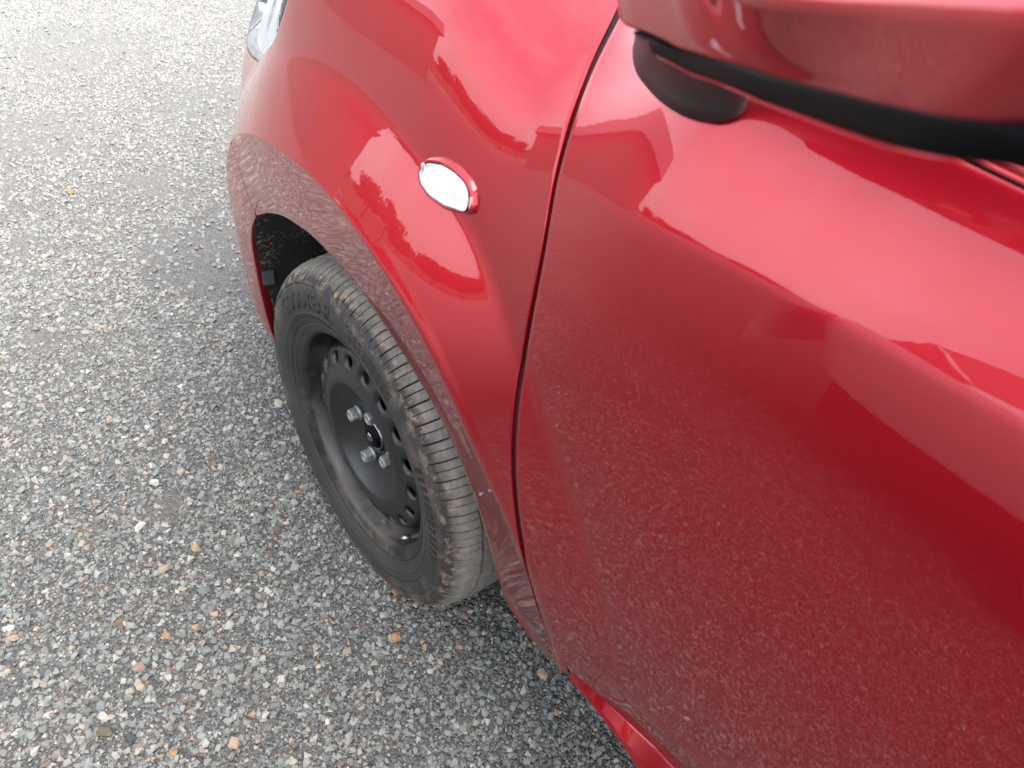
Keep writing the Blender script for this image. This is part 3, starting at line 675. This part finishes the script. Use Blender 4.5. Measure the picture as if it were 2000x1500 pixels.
# door mirror: painted cap, black lower shell, foot on the door skin
Bp = np.array([(-0.416, 0.862, 1.050), (-0.440, 0.872, 1.055), (-0.471, 0.885, 1.0605), (-0.501, 0.900, 1.069), (-0.538, 0.920, 1.079), (-0.568, 0.938, 1.089), (-0.599, 0.958, 1.100), (-0.622, 0.971, 1.1085), (-0.638, 0.9745, 1.1145)])
def zb(x): return np.interp(-x, -Bp[:, 0], Bp[:, 2])
tail = np.array([(-0.650, 0.968), (-0.656, 0.955), (-0.650, 0.930), (-0.632, 0.895), (-0.608, 0.868), (-0.575, 0.855), (-0.530, 0.850), (-0.480, 0.848), (-0.435, 0.847), (-0.412, 0.850), (-0.406, 0.856)])
plan2 = np.concatenate([Bp[:, :2], tail]); plan2 = closed_spline(plan2, 120); pcm = plan2.mean(0)
def mring(grow, dz, kz=1.0):
    d = plan2 - pcm; nrm = np.roll(plan2, -1, 0) - np.roll(plan2, 1, 0); nrm = unit(np.stack([nrm[:, 1], -nrm[:, 0]], 1)); nrm *= np.sign((nrm*d).sum(1).mean())
    Ld = np.linalg.norm(d, axis=1, keepdims=True); q = pcm + (d*(1 + grow/0.085) if grow < 0 else d + d/Ld*grow)
    z = zb(q[:, 0]); tb_ = np.interp(-q[:, 0], [0.41, 0.44, 0.471, 0.501, 0.538, 0.568, 0.599, 0.64], [0.042, 0.036, 0.032, 0.0305, 0.0280, 0.0265, 0.0255, 0.0235])
    if kz == 0 and dz < -0.003: dz = dz*np.interp(-q[:, 0], [0.40, 0.46, 0.55, 0.64], [0.75, 0.85, 1.0, 1.12]) * (0.22 + 0.78*np.clip((q[:, 1] - 0.852)/np.maximum(np.interp(-q[:, 0], -Bp[:, 0], Bp[:, 1]) - 0.864, 0.006), 0, 1))
    return np.column_stack([q, z + dz + kz*tb_])
_dp = plan2 - pcm; _ev, _U = np.linalg.eigh(np.cov(_dp.T)); _pr = _dp @ _U; _ax = np.abs(_pr).max(0)
_th = np.arctan2(_pr[:, 1]/_ax[1], _pr[:, 0]/_ax[0]); _ell = np.column_stack([np.cos(_th)*_ax[0], np.sin(_th)*_ax[1]]) @ _U.T + pcm
def dome(f, dz):
    base = mring(0.0165, 0.0054, 1); k = math.cos(f*math.pi/2)**0.8; b_ = min(1.0, f*1.4)
    q = (base[:, :2] - pcm)*(1 - b_) + (_ell - pcm)*b_*1.06; q = pcm + q*k
    base[:, :2] = q; base[:, 2] = (zb(q[:, 0]) + 0.03)*1.0 + dz*math.sin(f*math.pi/2); return base
def squeeze(q):
    q = q.copy(); q[:, 0] = -0.66 + (q[:, 0] + 0.66)*np.interp(-q[:, 0], [0.40, 0.52], [0.90, 1.0]); return q
mirror = empty('door_mirror', (0, 0, 0), car)
cap_r = [mring(-0.06, 0.004, 0), mring(-0.012, 0.002, 0), mring(-0.0012, -0.0008, 0), mring(0, 0.0006, 0)] + [mring(0.019*f**0.9, 0, f) for f in (0.15, 0.3, 0.5, 0.7, 0.9)] + \
        [mring(0.0200, 0.0010, 1), mring(0.0190, 0.0032, 1), mring(0.0165, 0.0054, 1), mring(0.0140, 0.0068, 1)] + [dome(f_, 0.062) for f_ in (0.2, 0.32, 0.44, 0.56, 0.68, 0.78, 0.87, 0.94, 0.98, 0.9985)]
rings_obj('mirror_cap', cap_r, PAINT, mirror, True, True)
low_r = [squeeze(r_) for r_ in [mring(-0.005, 0.0004, 0), mring(-0.0006, 0.0, 0), mring(0.0004, -0.0006, 0), mring(0.0008, -0.0016, 0), mring(0.0006, -0.0045, 0), mring(-0.0002, -0.0078, 0), mring(-0.0010, -0.0090, 0), mring(-0.0030, -0.0102, 0), mring(-0.010, -0.0120, 0), mring(-0.025, -0.0140, 0), mring(-0.045, -0.0150, 0), mring(-0.07, -0.0155, 0)]]
rings_obj('trim_strip', low_r[:8], GLOSSBLACK, mirror, False, False)
rings_obj('lower_shell', low_r[7:], PAINT, mirror, True, False)
gl = np.array([(-0.6555, 0.952), (-0.6505, 0.930), (-0.6325, 0.895), (-0.6120, 0.872)]); gl = cr_spline(gl, 14)
grid_obj('mirror_glass', np.stack([np.column_stack([gl + np.array([-0.002, 0]), zb(gl[:, 0]) + h_]) for h_ in np.linspace(0.006, 0.075, 8)]), MIRROR, mirror)
_f = np.array(FOOTP); _m = _f[:, 0].mean()
FOOT = np.concatenate([_f, [(_f[-1][0] + 0.004, _f[-1][1] + 0.012), (_m - 0.035, 1.028), (_m, 1.033), (_m + 0.035, 1.030)]])
ft = closed_spline(FOOT, 90); f0 = surf(ft[:, 0], ft[:, 1], -0.001); f1 = surf(ft[:, 0], ft[:, 1], 0.004)
# target ring under the housing
tc_ = np.array([-0.470, 0.866]); af = np.arctan2(ft[:, 1] - ft[:, 1].mean(), (ft[:, 0] - ft[:, 0].mean())*0.35)
dd = (ft - ft.mean(0)) / np.array([0.058, 0.021])
top = np.column_stack([tc_[0] + dd[:, 0]*0.036, tc_[1] - dd[:, 1]*0.012, zb(tc_[0] + dd[:, 0]*0.036) - 0.003 + 0*dd[:, 0]])
fr = [f0, f1]
for k in np.linspace(0.08, 1, 12):
    e = k*k*(3 - 2*k); q = f1*(1 - k) + top*k; q[:, 2] = f1[:, 2]*(1 - k**0.8) + top[:, 2]*k**0.8; q[:, :2] = f1[:, :2]*(1 - k**1.25) + top[:, :2]*k**1.25; fr.append(q)
rings_obj('mirror_foot', fr, PLASTIC, mirror, True, True)

# ------------------------------------------------------------------ wheel
STEER = -0.0493
wheel = empty('wheel', (0, 0.715, HUBZ), car); wheel.rotation_euler = (0, 0, STEER)
TR = 0.2865; NG = 66; SUBA = 12
prof = [  # (radius, y, tread weight)  outer bead -> sidewall -> shoulder -> tread -> inner side
    (0.1905, 0.064, 0), (0.1940, 0.0705, 0), (0.1985, 0.0735, 0), (0.2005, 0.0738, 0), (0.2010, 0.0752, 0), (0.2050, 0.0770, 0), (0.2120, 0.0790, 0), (0.2130, 0.0798, 0), (0.2150, 0.0800, 0), (0.2160, 0.0796, 0),
    (0.2220, 0.0808, 0), (0.2290, 0.0818, 0), (0.2370, 0.0820, 0), (0.2450, 0.0812, 0), (0.2520, 0.0798, 0), (0.2550, 0.0790, 0), (0.2562, 0.0776, 0), (0.2582, 0.0775, 0), (0.2594, 0.0784, 0),
    (0.2630, 0.0766, 0.15), (0.2680, 0.0730, 0.55), (0.2725, 0.0680, 0.9), (0.2770, 0.0615, 1), (0.2800, 0.0550, 1), (0.2820, 0.0480, 1), (0.2836, 0.0400, 1), (0.2843, 0.0352, 1), (0.2780, 0.0342, 0), (0.2778, 0.0300, 0), (0.2846, 0.0290, 0.6),
    (0.2856, 0.0200, 0.6), (0.2862, 0.0110, 0.6), (0.2800, 0.0100, 0), (0.2800, 0.0050, 0), (0.2865, 0.0040, 0.3), (0.2865, -0.012, 0.3), (0.2840, -0.040, 0.5), (0.2780, -0.060, 0.5), (0.2660, -0.074, 0.2), (0.2450, -0.080, 0), (0.2150, -0.078, 0), (0.1905, -0.064, 0)]
nA = NG*SUBA; ang_ = np.arange(nA)/nA*2*np.pi; ph = np.arange(nA) % SUBA
main = np.isin(ph, (0,)).astype(float); thin = np.isin(ph, (6,)).astype(float)
# narrow the grooves by pulling neighbouring columns close to them
shift = np.zeros(nA); pitch = 2*np.pi/NG
pos = np.array([0.0, 0.050, 0.070, 0.18, 0.30, 0.42, 0.455, 0.485, 0.50, 0.62, 0.80, 0.950])   # in pitches; col 0 = groove floor
angp = (np.arange(nA)//SUBA + pos[ph])*pitch
gro = np.where(ph == 0, 1.0, 0) + np.where(ph == 1, 0.85, 0)*0 + np.where(ph == 6, 0.45, 0) + np.where(ph == 7, 0.0, 0)
V = np.zeros((len(prof), nA, 3))
for i, (r, y, w) in enumerate(prof):
    depth = 0.0075*w*gro
    skew = 0.10*pitch*(0.06 - y)/0.03*0.3 if w > 0 else 0.0
    rr = r - depth + (0.0004*np.sin(angp*37 + 3*i) if w else 0)
    V[i] = np.stack([rr*np.cos(angp + skew), np.full(nA, y) - depth*0.45*(y > 0.05), rr*np.sin(angp + skew)], 1)
tyre = mesh_obj('tyre', V.reshape(-1, 3), grid_faces(len(prof), nA, wrap_j=True), TYRE, wheel)
tyre.data.set_sharp_from_angle(angle=R_(28))
# flatten the contact patch a little
co = np.zeros(len(tyre.data.vertices)*3, np.float32); tyre.data.vertices.foreach_get('co', co); co = co.reshape(-1, 3)
co[:, 2] = np.maximum(co[:, 2], -0.279); tyre.data.vertices.foreach_set('co', co.ravel()); tyre.data.update()
def side_y(r): return float(np.interp(r, [q[0] for q in prof[:19]], [q[1] for q in prof[:19]]))
def sidewall_text(body, th0, th1, r0, size, mat, raise_=0.0009, name='lettering'):
    cu = bpy.data.curves.new('txt', 'FONT'); cu.body = body; cu.size = 1.0; cu.extrude = 0.0; cu.offset = 0.018; cu.space_character = 1.0
    to = bpy.data.objects.new('txt', cu); col.objects.link(to); bpy.context.view_layer.update()
    me = bpy.data.meshes.new_from_object(to.evaluated_get(bpy.context.evaluated_depsgraph_get())); bpy.data.objects.remove(to)
    import bmesh
    bm = bmesh.new(); bm.from_mesh(me); bmesh.ops.triangulate(bm, faces=bm.faces)
    bmesh.ops.subdivide_edges(bm, edges=[e for e in bm.edges if e.calc_length() > 0.12], cuts=2, use_grid_fill=False)
    bmesh.ops.triangulate(bm, faces=bm.faces)
    xs_ = [v.co.x for v in bm.verts]; ys_ = [v.co.y for v in bm.verts]; x0, x1, y0, y1 = min(xs_), max(xs_), min(ys_), max(ys_)
    for v in bm.verts:
        t_ = th0 + (v.co.x - x0)/(x1 - x0)*(th1 - th0); r_ = r0 + (v.co.y - y0)/(y1 - y0)*size
        v.co = (r_*math.cos(t_), side_y(r_) + raise_, r_*math.sin(t_))
    ext = bmesh.ops.extrude_face_region(bm, geom=bm.faces[:])
    for v in [e for e in ext['geom'] if isinstance(e, bmesh.types.BMVert)]: v.co.y -= 0.0016
    bmesh.ops.recalc_face_normals(bm, faces=bm.faces)
    m2 = bpy.data.meshes.new(name); bm.to_mesh(m2); bm.free(); m2.materials.append(mat)
    o = bpy.data.objects.new(name, m2); col.objects.link(o); o.parent = wheel; return o
RUBBER = black_mat('raised_black_rubber', (0.0035, 0.0034, 0.0033), 0.6)
sidewall_text('GOODYEAR', R_(35), R_(82.5), 0.2225, 0.0265, RUBBER)
def arc_block(name, t0, t1, r0, r1, mat, parent, raise_=0.0008, n=6, slant=0.0):
    tt = np.linspace(t0, t1, n); V = []
    for r_ in (r0, r1):
        for t_ in tt:
            tq = t_ + slant*(r_ - r0)/(r1 - r0); V.append((r_*math.cos(tq), side_y(r_) + raise_, r_*math.sin(tq)))
    for r_ in (r0, r1):
        for t_ in tt:
            tq = t_ + slant*(r_ - r0)/(r1 - r0); V.append((r_*math.cos(tq), side_y(r_) - 0.001, r_*math.sin(tq)))
    f = []
    for k in range(n - 1):
        f += [(k, k + 1, n + k + 1, n + k), (k, 2*n + k, 2*n + k + 1, k + 1), (n + k, n + k + 1, 3*n + k + 1, 3*n + k)]
    f += [(0, n, 3*n, 2*n), (n - 1, 3*n - 1, 4*n - 1, 2*n - 1)]
    return mesh_obj(name, V, f, mat, parent, False)
arc_block('sidewall_mark', R_(88.0), R_(89.3), 0.2225, 0.2490, RUBBER, wheel, slant=R_(4))
for k in range(9):
    for r_ in (0.2255, 0.2335, 0.2415):
        arc_block('sidewall_dash', R_(93 + 3.0*k), R_(95 + 3.0*k), r_, r_ + 0.0045, RUBBER, wheel, slant=R_(1.0))
for k in range(26): arc_block('sidewall_dash', R_(30 + 2.6*k), R_(31.8 + 2.6*k), 0.2062, 0.2098, RUBBER, wheel, 0.0006, 4)
for k in range(30): arc_block('sidewall_dash', R_(200 + 2.2*k), R_(201.2 + 2.2*k), 0.2250, 0.2470, RUBBER, wheel, 0.0004, 3, slant=R_(2))
for k in range(12): arc_block('sidewall_dash', R_(143 + 3.2*k), R_(144.7 + 3.2*k), 0.2290, 0.2440, RUBBER, wheel, 0.0008, 4)

# steel rim
rimprof = [(0.1700, -0.070), (0.1640, -0.050), (0.1560, -0.020), (0.1560, 0.010), (0.1600, 0.024), (0.1700, 0.034), (0.1745, 0.044), (0.1755, 0.058), (0.1775, 0.0640), (0.1830, 0.0672), (0.1885, 0.0690), (0.1925, 0.0712), (0.1950, 0.0728), (0.1962, 0.0718), (0.1960, 0.0690), (0.1930, 0.0660), (0.1900, 0.0620), (0.1890, 0.0500)]
rim = lathe('rim', rimprof, RIM, wheel, 128)
discprof = [(0.1575, 0.022), (0.1562, 0.034), (0.1535, 0.0435), (0.1510, 0.0472), (0.1480, 0.0490)]
lathe('disc_edge', discprof, RIM, wheel, 128)
# ring with 18 vent holes: every sector is one ring of quads around an oval opening
NH = 18; r0h, r1h = 0.1235, 0.1480; rings_v = []; fc = []; vs_ = []
def hole_plane(r): return float(np.interp(r, [0.112, 0.1235, 0.136, 0.148], [0.0590, 0.0568, 0.0545, 0.0490]))
for k in range(NH):
    tc0 = R_(33 + 20*k); hw = math.pi/NH; nb = 24; outer_p = []; inner_p = []; deep = []
    for j in range(nb):
        u = 2*math.pi*j/nb; c_, s_ = math.cos(u), math.sin(u); m_ = max(abs(c_), abs(s_))
        ro_ = (r0h + r1h)/2 + (r1h - r0h)/2*c_/m_; to_ = tc0 + hw*s_/m_; outer_p.append((ro_, to_))
        ri_ = 0.1362 + 0.0100*c_; ti_ = tc0 + 0.0112*s_/0.1362; inner_p.append((ri_, ti_))
    b = len(vs_)
    for (r_, t_) in outer_p: vs_.append((r_*math.cos(t_), hole_plane(r_), r_*math.sin(t_)))
    for (r_, t_) in inner_p: vs_.append((r_*math.cos(t_), hole_plane(r_) + 0.0006, r_*math.sin(t_)))
    for (r_, t_) in inner_p: vs_.append((r_*math.cos(t_), hole_plane(r_) - 0.006, r_*math.sin(t_)))
    for j in range(nb):
        q = (j + 1) % nb
        fc += [(b + j, b + q, b + nb + q, b + nb + j), (b + nb + j, b + nb + q, b + 2*nb + q, b + 2*nb + j)]
mesh_obj('vented_ring', vs_, fc, RIM, wheel)
hat = [(0.1235, 0.0568), (0.1190, 0.0580), (0.1130, 0.0600), (0.1075, 0.0612), (0.1020, 0.0614), (0.0985, 0.0610), (0.0968, 0.0602), (0.0955, 0.0588), (0.0930, 0.0562), (0.0885, 0.0525), (0.0830, 0.0485), (0.0770, 0.0448), (0.0700, 0.0410), (0.0640, 0.0382), (0.0570, 0.0352), (0.0500, 0.0335), (0.0400, 0.0332), (0.0330, 0.0345), (0.0305, 0.0365), (0.0290, 0.0355), (0.0285, 0.020)]
lathe('wheel_dish', hat, RIM, wheel, 128)
lathe('centre_cap', [(0.0, 0.0440), (0.0100, 0.0438), (0.0160, 0.0428), (0.0195, 0.0405), (0.0205, 0.0370), (0.0212, 0.0350), (0.0240, 0.0335), (0.0252, 0.0300), (0.0255, 0.018)], GLOSSBLACK, wheel, 64)
lathe('cap_ring', [(0.0213, 0.0362), (0.0226, 0.0368), (0.0240, 0.0352), (0.0244, 0.0335)], CHROME, wheel, 64)
lathe('hub_nut', [(0.0, 0.0455), (0.0070, 0.0455), (0.0085, 0.0438)], CHROME, wheel, 6, smooth=False)
def lug_nut(th):
    V = []; n = 6
    for r_, y_ in [(0.0108, 0.0320), (0.0108, 0.0505), (0.0094, 0.0523), (0.0068, 0.0523), (0.0062, 0.0508), (0.0020, 0.0505)]:
        for k in range(n): V.append((r_*math.cos(k*math.pi/3), y_, r_*math.sin(k*math.pi/3)))
    f = grid_faces(6, n, wrap_j=True) + [tuple(range(30, 36))]
    o = mesh_obj('lug_nut', V, f, ZINC, wheel, False); o.location = (0.05*math.cos(th), 0, 0.05*math.sin(th)); o.rotation_euler = (0, th, 0)
    lathe('nut_collar', [(0.0100, 0.0325), (0.0125, 0.0345), (0.0128, 0.0375), (0.0108, 0.0395)], ZINC, wheel, 20).location = o.location
    return o
for d_ in (8.0, 97.0, 188.0, 278.0): lug_nut(R_(d_))
# valve stem, balance weights, brake disc behind the vents
def rod(name, a_, b_, prof_, mat, parent, n=14):
    a_ = Vector(a_); b_ = Vector(b_); q = (b_ - a_).to_track_quat('Z', 'Y').to_matrix(); L_ = (b_ - a_).length; V = []
    for f_, r_ in prof_:
        for k in range(n): V.append(tuple(a_ + q @ Vector((r_*math.cos(2*math.pi*k/n), r_*math.sin(2*math.pi*k/n), f_*L_))))
    return mesh_obj(name, V, grid_faces(len(prof_), n, wrap_j=True) + [tuple(range(n)), tuple(range((len(prof_) - 1)*n, len(prof_)*n))], mat, parent)
tv = R_(-161); cv, sv = math.cos(tv), math.sin(tv)
vst = rod('valve_stem', (0.176*cv, 0.048, 0.176*sv), (0.166*cv, 0.074, 0.166*sv), [(0, 0.0075), (0.2, 0.0070), (0.35, 0.0050), (0.7, 0.0042), (1.0, 0.0040)], PLASTIC, wheel)
rod('valve_cap', (0.1675*cv, 0.070, 0.1675*sv), (0.1635*cv, 0.080, 0.1635*sv), [(0, 0.0046), (0.1, 0.0050), (0.85, 0.0050), (1, 0.0038)], CHROME, wheel)
tw = R_(-106); rounded_box('balance_weight', (0.010, 0.006, 0.006), ZINC, wheel, (0.1715*math.cos(tw), 0.046, 0.1715*math.sin(tw)), (0, -tw, 0))
lathe('brake_disc', [(0.060, -0.010), (0.122, -0.010), (0.122, -0.030), (0.060, -0.030)], RUST, wheel, 64)
rounded_box('brake_caliper', (0.06, 0.07, 0.14), UNDER, wheel, (-0.120, -0.020, -0.03), (0, 0.2, 0))

# the other three wheels and the right-hand panels share these shapes
def copy_tree(o, parent):
    c = o.copy(); col.objects.link(c); c.parent = parent
    for ch in list(o.children): copy_tree(ch, c)
    return c
for (x_, y_, rz_) in ((-2.52, 0.715, 0.0), (0.0, -0.715, math.pi + STEER), (-2.52, -0.715, math.pi)):
    w2 = copy_tree(wheel, car); w2.location = (x_, y_, HUBZ); w2.rotation_euler = (0, 0, rz_)
def mirrored(o, parent):
    me_ = o.data.copy(); n = len(me_.vertices); co = np.zeros(n*3, np.float32); me_.vertices.foreach_get('co', co); co = co.reshape(-1, 3); co[:, 1] *= -1
    me_.vertices.foreach_set('co', co.ravel()); me_.flip_normals(); me_.update()
    c = bpy.data.objects.new(o.name.split('.')[0], me_); col.objects.link(c); c.parent = parent; return c
for o in list(car.children):
    if o.type == 'MESH' and o.name.split('.')[0] in ('front_fender', 'front_bumper', 'front_door', 'rear_door', 'quarter_panel', 'rocker_panel', 'side_window', 'a_pillar', 'grille', 'sail_panel', 'arch_liner', 'inner_fender', 'pillar_trim'):
        mirrored(o, car)
# ------------------------------------------------------------------ larger stones that can be told apart
def stone(xy, size, c, label, seed, flat=0.55, rz=0.0, asp=1.0):
    me_ = hull_stone(seed, 'stone', flat, 20); n_ = len(me_.vertices); co = np.zeros(n_*3, np.float32); me_.vertices.foreach_get('co', co); co = co.reshape(-1, 3)
    co *= size/2; co[:, 1] *= asp; zmin = co[:, 2].min(); me_.vertices.foreach_set('co', co.ravel()); me_.update()
    me_.materials.append(single_stone('stone_' + label.split()[0], tuple(v*0.52 for v in c)))
    o = bpy.data.objects.new('stone', me_); col.objects.link(o); o.location = (xy[0], xy[1], hgt(*xy) - zmin*0.8 + 0.001); o.rotation_euler = (0, 0, rz)
    return tag(o, label, 'stone', 'larger loose stones lying on the gravel')
ORG, TAN, WHT, GRY, DRK = (0.50, 0.26, 0.13), (0.50, 0.34, 0.22), (0.66, 0.65, 0.62), (0.20, 0.23, 0.235), (0.075, 0.08, 0.085)
for i, (xy, sz, c, lab, fl, rz, asp) in enumerate([
    ((0.391, 0.733), 0.027, (0.72, 0.67, 0.58), 'round cream stone close in front of the black steel wheel', 0.8, 0.3, 1.0),
    ((-0.181, 0.828), 0.024, ORG, 'orange wedge-shaped stone just below the bottom of the tyre', 0.4, 2.4, 0.9),
    ((0.170, 0.811), 0.018, ORG, 'small orange oblong stone left of the wheel rim', 0.5, 0.6, 0.7),
    ((0.159, 1.011), 0.021, TAN, 'blocky peach stone alone in the middle of the grey gravel', 0.75, 0.4, 1.0),
    ((-0.055, 1.242), 0.029, (0.17, 0.125, 0.08), 'flat brown slab of stone near the bottom left corner', 0.45, 0.9, 0.8),
    ((-0.086, 1.217), 0.023, DRK, 'dark charcoal stone beside the flat brown slab', 0.7, 0.2, 1.0),
    ((0.256, 1.069), 0.029, WHT, 'long white stone with a jagged edge beside a bare dusty patch', 0.5, 2.2, 0.75),
    ((0.335, 1.012), 0.021, WHT, 'rounded white stone above the long jagged white one', 0.7, 0.5, 1.0),
    ((0.037, 1.114), 0.019, ORG, 'orange stone just left of a peach one in the lower left gravel', 0.55, 0.4, 0.8),
    ((0.020, 1.074), 0.021, TAN, 'peach stone just right of the orange one in the lower left gravel', 0.7, 1.2, 0.9),
    ((1.395, 0.808), 0.024, (0.52, 0.34, 0.14), 'yellow ochre pebble alone in the pale upper left gravel', 0.8, 0, 1.0),
    ((0.011, 1.168), 0.024, (0.36, 0.25, 0.20), 'square pinkish brown stone in the lower left gravel', 0.45, 0.7, 1.0),
    ((0.166, 1.298), 0.020, TAN, 'peach stone at the left edge of the picture', 0.6, 1.1, 0.9),
    ((0.441, 0.988), 0.018, (0.40, 0.36, 0.30), 'beige stone upper middle of the gravel, left of the wheel', 0.7, 0.2, 1.0),
    ((-0.113, 0.785), 0.020, ORG, 'orange stone tucked against the underside of the tyre', 0.6, 0.8, 0.9),
    ((0.170, 0.883), 0.019, (0.12, 0.15, 0.16), 'dark blue-grey pointed stone midway between wheel and peach stone', 0.6, 1.9, 0.7),
    ((0.152, 1.069), 0.022, TAN, 'flat peach stone left of the blocky peach one', 0.4, 2.0, 0.7),
    ((-0.020, 1.173), 0.017, (0.52, 0.28, 0.06), 'slim ochre splinter of stone in the lower left gravel', 0.5, 0.2, 0.45),
    ((-0.139, 1.178), 0.016, (0.55, 0.32, 0.12), 'small amber pebble near the bottom edge of the picture', 0.6, 0.5, 0.9),
    ((0.075, 1.035), 0.026, GRY, 'broad blue-grey stone below the blocky peach one', 0.5, 1.0, 0.9),
    ((0.300, 1.170), 0.024, GRY, 'angular blue-grey stone left of the bare dusty patch', 0.6, 2.6, 0.8)]):
    stone(xy, sz, c, lab, 500 + i, fl, rz, asp)

# ------------------------------------------------------------------ the far side of the yard, seen mirrored in the paint
WV, WF, WM = [], [], []
def add_tree(loc, h, w, seed):
    r = np.random.default_rng(seed); n = 8; b = len(WV)
    for k in range(6):
        f = k/5; rad = 0.16*(1 - 0.75*f)*h/5
        for j in range(n): WV.append((loc[0] + 0.12*math.sin(f*3 + seed) + rad*math.cos(j*2*math.pi/n), loc[1] + rad*math.sin(j*2*math.pi/n), -0.05 + f*h*0.75))
    for q in grid_faces(6, n, wrap_j=True, base=b): WF.append(q); WM.append(1)
    nl = 3200; q = r.normal(size=(nl, 3)); q /= np.linalg.norm(q, axis=1, keepdims=True); clump = r.normal(size=(26, 3)); clump /= np.linalg.norm(clump, axis=1, keepdims=True)
    clump *= 0.72*r.random((26, 1))**0.4; ctr = clump[r.integers(0, 26, nl)] + q*(0.34*r.random((nl, 1))**0.5)
    P = ctr*np.array([w, w, h*0.40]) + np.array([0, 0, h*0.60]); P[:, 2] = np.maximum(P[:, 2], 0.35); P += np.array([loc[0], loc[1], 0])
    a_ = unit(r.normal(size=(nl, 3))); b_ = unit(np.cross(a_, r.normal(size=(nl, 3))))
    s_ = r.uniform(0.3, 0.62, (nl, 1)); Vv = np.stack([P - a_*s_, P + b_*s_*0.6, P + a_*s_, P - b_*s_*0.6], 1).reshape(-1, 3); b = len(WV)
    WV.extend(map(tuple, Vv)); WF.extend((b + 4*k, b + 4*k + 1, b + 4*k + 2, b + 4*k + 3) for k in range(nl)); WM.extend([0]*nl)
for i in range(20):
    az = 12 + 7.9*i + 3*math.sin(i*5.1); d_ = 115 + 9*math.sin(i*2.3)
    add_tree((d_*math.cos(R_(az)), d_*math.sin(R_(az))), 8.5 + 1.6*math.sin(i*1.7), 11.0, 900 + i)
wood = mesh_obj('woodland', WV, WF, LEAF, None, False); wood.data.materials.append(BARK); wood.data.polygons.foreach_set('material_index', WM)
tag(wood, 'far-off belt of green trees mirrored in the red paint', None, None, 'stuff')
bld = empty('building', (18.6, 10.3, 0)); bld.rotation_euler = (0, 0, R_(29)); tag(bld, 'brown boarded building across the yard, mirrored in the red fender', 'building')
BW = plain('brown_boards', (0.20, 0.17, 0.14), 0.8); BR = plain('grey_roof_sheet', (0.16, 0.17, 0.18), 0.6); BG = plain('dark_window', (0.02, 0.025, 0.03), 0.1)
box('wall', -2.5, 2.5, -4.5, 4.5, 0, 3.6, BW, bld)
mesh_obj('roof', [(-3, -5, 3.55), (-3, 5, 3.55), (3, -5, 3.55), (3, 5, 3.55), (0, -5, 5.0), (0, 5, 5.0)], [(0, 4, 5, 1), (4, 2, 3, 5), (0, 2, 4), (1, 5, 3), (0, 1, 3, 2)], BR, bld, False)
box('window', 2.49, 2.56, -0.6, 0.6, 1.0, 2.1, BG, bld)
box('door', -2.57, -2.48, 0.0, 0.85, 0, 2.0, BR, bld)

# a low wooded ridge closes the view behind the trees
ha = np.linspace(R_(-60), R_(240), 160)
HV = np.array([[(r_*math.cos(a_), r_*math.sin(a_), f_*(9.0 + 2.2*math.sin(a_*5) + 1.3*math.sin(a_*11 + 1))) for r_, f_ in ((150, -0.03), (165, 0.45), (185, 0.85), (215, 1.0), (300, 0.6))] for a_ in ha])
hills = grid_obj('hills', HV, LEAF, None, flip=True); tag(hills, 'low wooded ridge beyond the yard', None, None, 'structure')

# a pale car parked alongside: only its mirror image shows, in the red door
other = copy_tree(car, None); other.location = (-3.58, 2.98, 0); other.rotation_euler = (0, 0, math.pi); tag(other, 'white hatchback parked alongside, showing only as a pale reflection in the red door', 'car')
WPAINT = plain('white_car_paint', (0.62, 0.63, 0.64), 0.35, 0.0, Coat_Weight=1.0, Coat_Roughness=0.02)
def repaint(o):
    if o.type == 'MESH':
        for s_ in o.material_slots:
            if s_.material == PAINT: s_.link = 'OBJECT'; s_.material = WPAINT
    for ch in o.children: repaint(ch)
repaint(other)
